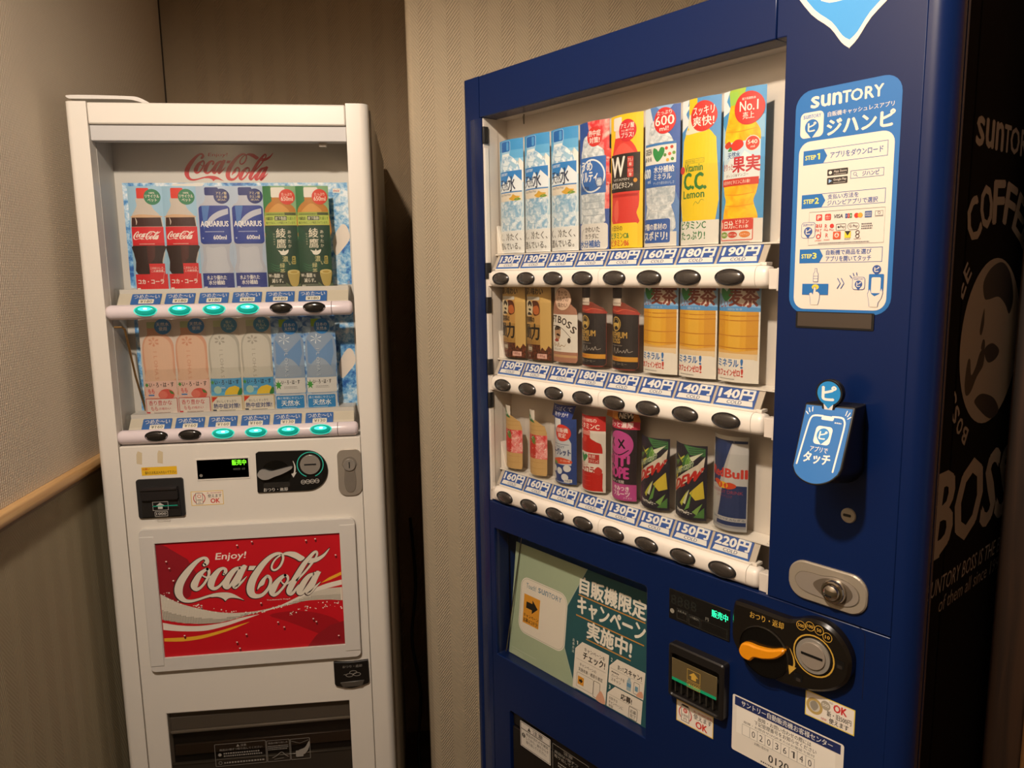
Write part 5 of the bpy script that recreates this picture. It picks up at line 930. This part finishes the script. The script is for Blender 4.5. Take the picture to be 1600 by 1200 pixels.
def citrus_soda(P):
    P.rect(0, 0, 61, 190, '4f92cc'); P.poly([(0, 190), (14, 190), (8, 172), (16, 160), (0, 150)], 'e4ecee'); P.poly([(0, 178), (20, 184), (4, 170)], 'f2f4f0')
    P.part('bottle_picture').sm([(15, 172), (27, 172), (29, 160), (42, 152), (53, 140), (56, 126), (56, 30), (3, 30), (3, 126), (6, 142), (12, 154)], 'ecca1e', 3); P.sm([(12, 156), (15, 170), (27, 170), (30, 157), (44, 148), (30, 146), (8, 146)], 'e2ddc4', 3)
    P.part('cap').rect(14, 170, 28, 190, 'e4c422', 1)
    P.part('label').T('機能性表示食品 ビタミンC', 8, 108, 39, 112, '4a7a34', .0); P.frame(7, 107, 40, 113, .4, '4a7a34'); P.T('Vitamin', 7, 97, 38, 106.5, '3a7a2f', .04)
    P.T('C.', 6, 74, 24, 95, '2f7a33', .07); P.T('C.', 26, 73, 43, 94, '2f7a33', .07); P.T('Lemon', 5, 62, 41, 72, '3a7a2f', .04); P.stroke([(24, 52, .5), (28, 57, .7), (32, 54, .7), (36, 59, .7), (41, 58, .5)], '6d8f34'); P.circ(2, 100, 5, 'cf3a2c')
    P.rect(0, 0, 61, 32, 'dedbd2'); P.part('caption_strip'); cap_text(P, [('ビタミンC', 2, 21, 44, 32, '2f7a44', .04), ('たっぷり!', 2, 7, 43, 18, '2f7a44', .04)])
    badge(P, 37, 166, 19.5, 'd0302a', (('スッキリ', 31, 11), ('爽快!', 31, 13)))
def fruit(P):
    P.rect(0, 0, 61, 190, '4b9bd4'); P.poly([(10, 190), (36, 190), (30, 165), (14, 160)], 'a9c848'); P.poly([(0, 190), (12, 190), (6, 178), (14, 166), (0, 160)], 'e6eef0'); P.poly([(36, 150), (60, 156), (60, 128), (44, 130)], '8fc1e2'); P.poly([(0, 150), (10, 130), (0, 100)], '9cc8e4')
    P.part('bottle_picture').sm([(14, 172), (24, 172), (27, 162), (42, 154), (53, 142), (56, 126), (54, 70), (49, 52), (54, 36), (50, 28), (8, 28), (5, 40), (8, 54), (4, 70), (4, 132), (8, 150)], CITRUS, 3)
    for z in (140, 74, 62, 48): P.stroke([(6, z, .6), (28, z-2, 1.4), (50, z, .6)], 'e89a14')
    P.part('cap').rect(13, 171, 25, 187, '9ccc52', 1)
    P.part('label').rect(3, 78, 56, 126, 'c3dcea'); P.poly([(3, 92), (18, 110), (26, 100), (36, 114), (56, 100), (56, 78), (3, 78)], 'e3eaea')
    P.sm([(14, 120), (22, 128), (32, 127), (34, 120), (24, 115)], 'd8362a'); P.sm([(4, 124), (12, 128), (16, 122), (8, 119)], 'c9402c'); P.sm([(10, 116), (15, 121), (17, 116)], '3f8a3c'); P.T('天然水', 10, 106, 30, 114, '3a5a8c', .03)
    P.T('きりっと', 3, 92, 19, 100, 'b5303a', .02); P.T('果実', 19, 88, 56, 108, 'c82d3a', .05); P.T('オレンジ&マンゴー', 8, 83, 42, 87, '6d3a30', .0); P.rect(2, 72, 55, 81, 'cf3527'); P.T('1日分のビタミンこれ1本!', 4, 74, 44, 79, 'efe2cc', .02)
    P.ring(46, 122, 9.5, .9, 'efe4d4'); P.circ(46, 122, 8.6, 'd23c2c'); P.T('540', 40, 121, 52, 126, 'efe4d4', .03); P.T('ml', 44, 116.5, 49, 119.5, 'efe4d4', .02)
    P.rect(0, 0, 61, 30, 'e1dad0'); P.part('caption_strip').frame(1, 3, 50, 31, 1.2, 'cf4a3a', 2); P.rect(2, 16, 49, 30, 'cf3a2c', 2); P.T('1日分', 3, 18.5, 22, 28, 'f0e8da', .04); P.T('の', 22, 18.5, 25, 21.5, 'f0e8da', .02); P.T('ビタミン', 26, 24, 44, 29, 'f0e8da', .02); P.T('これ1本', 26, 18.3, 44, 23, 'f0e8da', .02)
    for x, c, t in ((7, '7a9a3c', 'VB1'), (21, 'c8402e', 'ビタミンB6'), (39, 'd87a2a', 'ナイアシン')): P.circ(x, 10.5, 6 if x < 10 else 7.5, c, 4); P.T(t, x-(4 if x < 10 else 6), 9, x+(4 if x < 10 else 6), 12, 'efe6d6', .01)
    P.lines(1, 3, 0.5, 46, 2, '5a5650'); badge(P, 40, 165, 20, 'd2322c', (('果汁系飲料水', 18, 3.2), ('No.1', 24, 12), ('売上', 15, 8.5)))
def coffee_can(P):
    P.rect(0, 0, 61, 125, 'b5914e'); P.rect(36, 0, 61, 125, 'c4a05c'); P.rect(0, 0, 61, 14, BEANS); P.poly([(38, 14), (44, 22), (50, 16), (56, 25), (61, 20), (61, 8), (38, 8)], BEANS)
    P.T('深い味わい', 0, 110, 46, 122, '2c2318', .04); P.part('can_picture').rect(1, 6, 40, 106, 'a37c3c', 3); P.rect(2, 101, 39, 107, 'b9b2a4', 2); P.rect(1, 60, 40, 101, 'b98c4a')
    P.sm([(20, 98), (34, 99), (39, 90), (38, 78), (24, 76)], BEANS); P.sm([(22, 88), (32, 92), (38, 86), (36, 78), (26, 78)], 'b5612e'); P.sm([(1, 76), (1, 98), (10, 101), (20, 97), (22, 88), (18, 76)], 'd8c8a4')
    P.sm([(5, 95), (12, 100), (19, 96), (18, 90), (12, 94), (8, 90)], '2a1e16'); P.sm([(8, 86), (14, 87), (17, 84), (12, 83)], '2a1e16'); P.sm([(4, 76), (10, 81), (18, 78), (18, 76)], '2a1e16')
    P.T('探検隊の', 1, 63, 26, 73, '20160e', .05); P.T('動', 0, 36, 16, 60, '20160e', .05); P.T('力', 17, 34, 38, 61, '20160e', .05); P.T('厳選ブレンド', 2, 27, 31, 33, '8c5a24', .02); P.rect(1, 6, 40, 26, BEANS)
    P.rect(5, 13, 20, 24, '4a2012', 3); P.frame(5, 13, 20, 24, .5, 'c9b48a', 3); P.T('微糖', 6.5, 15, 18.5, 22, 'd8cdb8', .03)
    P.part('caption_strip').rect(33, 3, 53, 11, 'd8a89a'); P.T('185g', 36, 4.5, 50, 9.5, '7a3a2c', .02); P.T('缶', 10, 4, 14, 8, 'd8cdb8')
LATB = [(3, 1), (55, 1), (58, 6), (58, 78), (56, 88), (46, 96), (30, 101), (30, 104), (30, 123), (8, 123), (8, 101), (4, 92), (2, 80), (2, 6)]
def latte(P):
    P.poly(LATB, 'a3715a'); P.poly([(8, 104), (30, 104), (30, 123), (8, 123)], 'cfc4b8'); P.rect(4, 9, 57, 13, 'c09a6c'); P.part('label').rect(1.5, 18, 58, 79, 'ddd6ca'); P.T('CRAFT', -1, 64, 17, 76, '3a2c22', .06, 0, 0, -.15) if False else None
    P.T('FT', 2, 66, 14, 77, '3a2c22', .05); P.T('B', 18, 65, 27, 76, '3a2c22', .05, 0, -6); P.T('O', 28, 62, 38, 73, '3a2c22', .05, 0, -14); P.T('S', 39, 57, 47, 68, '3a2c22', .05, 0, -24); P.T('S', 47, 49, 55, 60, '3a2c22', .05, 0, -34)
    P.stroke([(2, 60, .9), (18, 60, .9), (32, 54, .9), (46, 42, .9)], '3a2c22'); P.sm([(8, 54), (18, 57), (24, 54), (24, 44), (20, 38), (12, 38), (8, 44)], 'b08a68'); P.sm([(7, 54), (12, 60), (22, 59), (25, 54), (18, 54), (11, 53)], '2a1e16'); P.sm([(12, 46), (18, 48), (24, 44), (18, 44)], '2a1e16'); P.sm([(7, 36), (14, 40), (20, 36), (14, 34)], '9c3a2c')
    P.stroke([(5, 26, 1), (7, 33, 1.2), (9, 27, 1), (13, 30, 1), (17, 26, 1), (19, 33, 1), (22, 26, 1), (27, 29, 1), (33, 27, .8), (36, 31, .6)], '9c7a44'); P.circ(43, 37, 3.2, '3a2a20', 4.6); P.T('カフェラテ', 7, 20.5, 26, 23.5, '4a3a2c', .01)
    badge(P, 29, 104, 19, 'd9b89e', (('豊かな', 22, 8.5), ('ミルクの', 26, 8.5), ('味わい', 22, 8.5)), '5a3424'); P.ring(29, 104, 19, .9, '8c6248')
SQB = [(2, 0), (48, 0), (53, 5), (53, 86), (50, 91), (34, 100), (27, 102), (27, 106), (3, 106), (3, 102), (1, 96), (0, 90), (0, 4)]
def black_coffee(P):
    P.poly(SQB, '7e3324'); P.part('neck').rect(4, 96, 27, 108, 'cdbfae', 1); P.rect(3, 99, 28, 101, 'a9988a'); P.part('cap').rect(1, 107, 29, 127, '2c2426', 2.5)
    for k in range(8): P.rect(3+k*3.2, 109, 3.8+k*3.2, 124, '3c3336')
    P.part('bottle_picture').sm([(2, 92), (16, 95), (30, 92), (50, 88), (51, 82), (2, 86)], 'a3382c', 2); P.stroke([(4, 90, .8), (20, 88, 1.2), (34, 91, .8), (48, 88, .8)], 'd8684a')
    P.part('label').poly([(1, 2), (50, 2), (52.5, 6), (52.5, 83), (1, 84)], '231c1c'); P.circ(16, 69, 11, 'c09a48'); P.circ(16, 69, 9.3, '231c1c'); P.circ(16, 68.5, 8, 'c9a654'); P.sm([(10, 70), (14, 76), (21, 74), (21, 70), (15, 71)], '231c1c'); P.sm([(12, 64), (18, 66), (21, 62), (15, 60)], '231c1c')
    P.T('PREMIUM', 0, 48, 38, 57, 'c29a48', .03); P.T('BOSS', 5, 40, 26, 47, 'c29a48', .04); P.lines(1, 2, 36, 30, 38, '8a8378')
    P.stroke([(9, 24, .6), (12, 33, .9), (14, 27, .7), (18, 25, .7), (21, 33, .8), (23, 26, .6), (27, 29, .7), (30, 26, .6), (33, 30, .7), (35, 26, .6), (38, 32, .7), (40, 27, .6), (46, 29, .5)], 'b9b0a4')
    P.rect(1, 13, 52, 20, 'c98f2c'); P.T('香深極めのコク', 4, 14.5, 27, 18.3, 'c8452c', .02); P.T('無香・コーヒー', 3, 7, 38, 11, 'a39a8c', .01)
def barley(P):
    P.rect(0, 0, 61, 126, 'e3dccf'); P.rect(0, 93, 61, 126, '7fa8cc'); P.poly([(0, 93), (61, 93), (61, 98), (40, 100), (0, 98)], '4f8ec4'); P.poly([(0, 118), (20, 104), (30, 126), (0, 126)], 'cfd8d6'); P.sm([(28, 104), (48, 100), (58, 112), (50, 124), (34, 124)], 'cdbfae')
    P.part('bottle_picture').rect(0, 36, 59, 93, CITRUS if False else 'cf9326'); P.rect(12, 36, 44, 93, 'dba22c'); P.rect(18, 36, 36, 93, 'dfab38')
    for z in (88, 82, 62, 46): P.stroke([(0, z, 1), (30, z-1, 1.3), (59, z, 1)], 'b8741c')
    P.poly([(0, 36), (59, 36), (59, 44), (30, 40), (0, 43)], 'd8a85c'); P.rect(0, 30, 59, 38, 'e0c69c'); P.rect(0, 0, 61, 31, 'e3dccf')
    P.part('label').sm([(12, 106), (4, 115), (5, 123), (11, 121), (14, 119), (19, 124), (25, 121), (22, 113)], '2f8444'); P.T('麦', 18, 100, 38, 125, '7a3628', .05); P.T('茶', 38, 99, 59, 125, '7a3628', .05); P.T('しい', 3, 98, 16, 107, '8a4a34', .03); P.T('GREEN DA・KA・RA', 16, 94.5, 38, 97.5, 'b9cfe0', .0)
    P.part('caption_strip'); cap_text(P, [('ミネラル', 1, 20, 35, 30, '2f6fb0', .05), ('!', 38, 19, 41, 31, '2f6fb0', .05), ('カフェインゼロ', 0, 8, 37, 17, 'c43a2c', .05), ('!', 39, 7.5, 41.5, 18, 'c43a2c', .05)]); P.lines(1, 4, 3, 30, 5, '6a665e')
def straw(P):
    P.poly([(2, 2), (46, 2), (47, 8), (47, 85), (44, 97), (32, 106), (26, 109), (26, 118), (26, 127), (3, 127), (3, 109), (2, 104)], 'c9a268'); P.poly([(3, 127), (26, 127), (26, 108), (3, 108)], 'd8cec0')
    for z in (98, 90, 28, 16): P.stroke([(4, z, .6), (24, z-1, 1), (44, z, .6)], 'b98f54')
    P.part('label').rect(1.5, 34, 47.5, 80, 'c2392e'); P.rect(28, 34, 47.5, 80, FRUITBG); P.sm([(4, 66), (12, 73), (22, 72), (28, 62), (22, 48), (12, 40), (4, 46)], 'c92f26'); P.sm([(16, 72), (22, 78), (27, 72), (28, 62), (21, 64)], '4f8a3c')
    random.seed(3); vs = []; fs = []
    for k in range(150):
        x = random.uniform(2, 46); z = random.uniform(35, 79)
        if x < 27 and 42 < z < 72 and random.random() < .85: continue
        e = el(x, z, random.uniform(.3, .9), n=6); o = len(vs); vs += e; fs.append(tuple(range(o, o+6)))
    P.add(vs, fs, 'f0ddd0')
    P.part('badge').poly([(1, 126), (26, 104), (26, 103), (1, 106)], '2f7a44'); P.T('い', 2, 115, 7, 120, 'e6e2d4', .02); P.T('1000', 2, 108, 17, 113, 'e6e2d4', .02)
def yoghurt(P):
    P.rect(0, 0, 52, 124, '2b427f'); P.part('bottle_picture').poly([(5, 2), (42, 2), (45, 8), (45, 78), (40, 90), (30, 98), (26, 102), (26, 122), (8, 122), (8, 100), (4, 90), (2, 80), (2, 8)], 'c3c7cc'); P.rect(7, 104, 27, 123, 'd9d9d8', 2)
    P.part('label').T('YOGLET', 14, 68, 34, 72, '3a4a66', .02); P.lines(1, 8, 74, 42, 77, '6a7484'); P.T('ヨーグレット', 2, 54, 44, 67, '26386c', .06)
    P.poly(crom([(3, 42), (14, 47), (28, 50), (44, 46), (45, 40), (30, 38), (16, 36), (4, 34)], 3, True), 'd2502c'); P.poly([(4, 40), (14, 42), (20, 37), (4, 33)], '5f8a3c'); P.T('ヨーグルト味', 26, 42, 43, 46, 'efe4d4', .01); P.rect(2, 3, 45.5, 36, '2b427f')
    for x, z in ((8, 26), (23, 24), (38, 30), (34, 13), (6, 10)): P.circ(x, z, 6.5, 'd6d6d4')
    P.rect(33, 3.5, 46, 9.5, 'dcd8ce'); P.T('乳酸菌', 34.5, 5, 44.5, 8.5, '2b3a66', .01); badge(P, 29, 97, 16, 'd2392a', (('自販機', 23, 9), ('限定', 16, 9)))
    P.part('leaning_header').poly([(-8, 124), (46, 124), (52, 150), (-1, 150)], '2c3f86'); P.T('甘ずっぱくて', -3, 138, 46, 147, 'cfd2dc', .01, .15); P.T('爽やか!', 8, 127, 40, 136, 'dcdce0', .02, .15)
def acerola(P):
    P.rect(0, 0, 52, 124, 'd5ccc0'); P.part('header').rect(0, 100, 52, 124, 'c32f2c'); P.T('果汁100%の', 4, 113, 40, 120, 'ecdccc', .03); P.T('ビタミンC', 2, 102.5, 44, 111.5, 'ecdccc', .05)
    P.part('bottle_picture').sm([(9, 99), (28, 99), (29, 88), (40, 82), (48, 72), (48, 8), (46, 2), (4, 2), (2, 8), (2, 74), (8, 86)], 'bd2119', 3); P.rect(8, 92, 29, 99, 'd8867a', 1); P.sm([(8, 84), (14, 90), (22, 88), (18, 80)], 'd8453a')
    for z in (26, 18, 10): P.stroke([(6, z, .5), (18, z-1, 1), (30, z, .5)], 'd4453a')
    P.part('label').rect(1.5, 32, 49, 64, 'ddd3c6'); P.sm([(13, 47), (7, 55), (8, 61), (13, 60), (15, 58), (19, 61), (24, 58), (20, 52)], '2f8444'); P.rect(25, 47, 44, 62, 'b5302a'); P.T('天然', 26, 55, 38, 61, 'ecdccc', .02); P.T('ビタミンC', 26, 48.5, 43, 53.5, 'ecdccc', .01)
    P.T('やさしい', 3, 41, 25, 47, 'b5302a', .02); P.T('アセロラ', 1, 29, 36, 41, 'b5302a', .05); P.sm([(36, 34), (42, 42), (48, 36), (44, 28)], 'c2332a')
def pinkcan(P):
    P.rect(0, 0, 50, 138, '2a2024'); P.rect(0, 0, 50, 26, 'b0447e'); P.part('header').rect(0, 112, 54, 125, 'b93048'); P.T('ガッと濃厚!', 1, 114, 49, 123, 'ecd8d4', .04)
    P.part('top_flap').poly([(-14, 126), (56, 124), (50, 142), (-10, 143)], 'b8702e'); P.sm([(-8, 136), (10, 140), (26, 134), (30, 128), (4, 127)], 'd08a34'); P.circ(36, 133, 14, '221c1a', 10); P.T('NEW', 25, 129, 47, 137, 'd9cfc0', .04, .2)
    P.part('can_picture').sm([(3, 96), (12, 106), (26, 109), (40, 104), (46, 92), (44, 78), (34, 68), (14, 68), (4, 78)], 'bf4a90', 3)
    for cx, cz in ((8, 90), (29, 89)):
        P.stroke([(cx-5, cz+6), (cx+5, cz-6)], '1c1618', 1, 2.8); P.stroke([(cx+4, cz+6), (cx-4, cz-6)], '1c1618', 1, 2.8)
    P.stroke([(3, 78, 1.2), (14, 72, 1.8), (28, 72, 1.8), (40, 80, 1.4)], '1c1618'); P.rect(14, 50, 23, 72, 'bf4a90', 3); P.rect(28, 54, 33, 70, 'bf4a90', 2); P.rect(38, 58, 42, 72, 'bf4a90', 2)
    P.T('GU', -3, 54, 19, 69, 'c2408a', .05); P.T('T', 24, 54, 36, 69, 'c2408a', .05); P.T('HOPE', 0, 35, 40, 52, 'c2408a', .08); P.T('ギルティ炭酸', 2, 27, 34, 32, 'd9cfc8', .02)
    P.part('caption_strip').rect(8, 2, 49, 25, 'b8488a'); P.T('やみつき', 14, 15, 41, 22.5, 'f0e2e0', .04); P.T('フルーツ', 13, 6.5, 42, 14, 'f0e2e0', .04); P.T('テイスト', 33, 3, 45, 5.6, 'f0e2e0', .01)
def dewcan(P):
    P.rect(0, 0, 50, 112, '26222c'); P.part('can_picture'); GR = '4c7a3c'; LI = 'b8b83a'; YE = 'c9b43a'
    P.poly([(20, 112), (48, 108), (48, 96), (30, 98)], '3f7040'); 
    for q in range(4): P.rect(28, 97+q*3.2, 47, 98+q*3.2, '24382c')
    for pts, c in (([(5, 96), (18, 84), (22, 96), (14, 90)], LI), ([(2, 84), (14, 88), (6, 76)], GR), ([(16, 88), (28, 100), (26, 78), (20, 74)], '3c6a3a'), ([(26, 92), (46, 102), (34, 88)], 'c9ccb0'), ([(22, 84), (28, 98), (33, 86), (28, 74)], '6d9a44'), ([(2, 66), (12, 72), (4, 54)], YE), ([(8, 74), (18, 80), (14, 66)], LI), ([(30, 40), (46, 60), (48, 34), (38, 30)], YE), ([(24, 16), (34, 44), (30, 18), (22, 12)], '5f8f44'), ([(18, 24), (30, 46), (24, 22)], 'c8cba8'), ([(14, 22), (28, 44), (18, 18)], LI), ([(36, 4), (48, 20), (48, 4)], GR), ([(34, 12), (46, 26), (40, 8)], '7aa04c')): P.poly(pts, c)
    P.poly([(0, 34), (46, 74), (48, 96), (40, 84), (0, 52)], 'cfc6b2'); P.poly([(1, 37), (44, 74), (44, 86), (1, 52)], 'c9bfae')
    P.T('Mountain', -2, 58, 34, 70, 'cdd0b8', .03, .2, 0, .62); P.T('Mountain', -2, 57, 34, 69, '3c6a3a', .0, .2, 0, .62)
    P.T('DEW', 1, 37, 42, 55, 'b5261f', .07, .28, 0, .62)
    P.stroke([(6, 14, 1), (12, 10, 1.6), (18, 12, 1), (24, 9, 1.6), (30, 11, 1)], 'd3cfc4', 3); P.T('マウンテンデュー', 6, 8, 34, 14, 'd3cfc4', .03, .15, 0, -.05)
def bullcan(P):
    P.rect(0, 0, 50, 140, 'a9a7a4'); P.part('can_picture').poly([(2, 138), (34, 136), (14, 68), (2, 66)], '26355f'); P.poly([(20, 68), (49, 68), (49, 4), (9, 4), (16, 40)], '26355f'); P.poly([(34, 136), (49, 134), (49, 68), (22, 68)], 'b9b7b4'); P.poly([(2, 66), (14, 68), (9, 20), (2, 18)], 'b0aeac')
    P.rect(1, 134, 49, 140, 'b9b5ae', 2); P.rect(2, 130, 49, 134, '2c3a62'); P.T('Red', 1, 79, 21, 92, 'c23a2e', .06); P.T('Bull', 24, 79, 49, 92, 'c23a2e', .06)
    P.circ(21, 67, 7, 'd9a32a', 5); P.sm([(4, 70), (10, 74), (18, 71), (20, 66), (16, 62), (10, 66)], 'c2421f'); P.sm([(22, 68), (30, 72), (38, 69), (36, 64), (26, 62)], 'c2421f')
    P.T('ENERGY DRINK', 2, 55, 46, 60, '9a4050', .0); P.T('エナジードリンク', 10, 49, 34, 53, '9a4050', .0); P.rect(2, 14, 49, 20, 'aaa8a6'); P.T('250ml カラダ みなぎる', 4, 15.3, 48, 18.8, '33405f', .01); P.rect(2, 4, 49, 8, '8c8b90')
BX = lambda i: 70.5+64.6*i+30.5
SP = (('three matching mineral water cards: leftmost tall light blue card in the top row', mineral), ('second of the three light blue mineral water cards in the top row', mineral), ('light blue mineral water card beside the plum drink in the top row', mineral),
      ('plum salt water card with a red round badge beside the mineral water', plum), ('yellow card with red vitamin drink and black label, top row', vitaminw), ('clear sports water card with a red 600 badge and green heart, top row', dakara),
      ('yellow lemon soda card with large green letters, top row', citrus_soda), ('orange fruit water card with a No.1 badge, right end of the top row', fruit))
SP2 = (('gold coffee can card at the far left of the middle row', coffee_can, 61, 125), ('gold coffee can card beside the milk coffee bottle, second in the middle row', coffee_can, 61, 125), ('milk coffee bottle cut-out with a pale round badge, middle row', latte, 60, 124),
       ('black coffee bottle cut-out with dark cap, next to the milk coffee', black_coffee, 54, 128), ('black coffee bottle cut-out with dark cap, next to the barley tea', black_coffee, 54, 128),
       ('amber barley tea card next to the black coffee, middle row', barley, 60, 126), ('middle one of the three amber barley tea cards', barley, 60, 126), ('amber barley tea card at the right end of the middle row', barley, 60, 126))
SP3 = (('pale yellow juice bottle cut-out with strawberry label, leftmost in the bottom row', straw, 50, 127), ('pale yellow juice bottle cut-out with strawberry label, second in the bottom row', straw, 50, 127), ('blue yoghurt drink card with a red round badge and leaning blue header', yoghurt, 52, 124),
       ('red vitamin C juice bottle card with a red header, bottom row', acerola, 52, 124), ('black and pink can card with a pink face and NEW flap above', pinkcan, 50, 138), ('dark green soda can beside the pink can, bottom row', dewcan, 50, 110), ('dark green soda can beside the blue and silver can, bottom row', dewcan, 50, 110), ('slim blue and silver energy drink can at the right end of the bottom row', bullcan, 50, 137))
SP = (('leftmost of the three light blue mineral water cards in the top row', mineral),)+SP[1:]
def put_row(row, zb, grp, full):
    prev = None
    for i, it in enumerate(row):
        lab, fn = it[0], it[1]; W, H = (61, 190) if full else it[2:]
        off = -8 if full or W > 58 or zb > 1.3 else (-10 if i < 5 else -14)
        pos = BMX @ Vector(((BX(i)+off)/1000, .0325, zb))
        if prev and prev[0] is fn: copy_tree(prev[1], None, pos, lab); continue
        o = sample(lab, 'drink sample', grp, pos, BR, fn, W, H, 6.5 if full else (6.5 if W > 58 else 12), (64 if W > 58 else 57, -4 if not full else 2, H*.55 if full else H*.78, 12.5 if W < 58 else 10.5), zs={straw: .91, yoghurt: .89, dewcan: .96, bullcan: .93}.get(fn, 1.0), xs=1.06 if fn in (dewcan, bullcan) else 1.0)
        prev = (fn, o)
put_row(SP, 1.5325, 'drinks in the top row of the blue machine', True)
put_row(SP2, 1.3515, 'drinks in the middle row of the blue machine', False)
put_row(SP3, 1.1490, 'drinks in the bottom row of the blue machine', False)
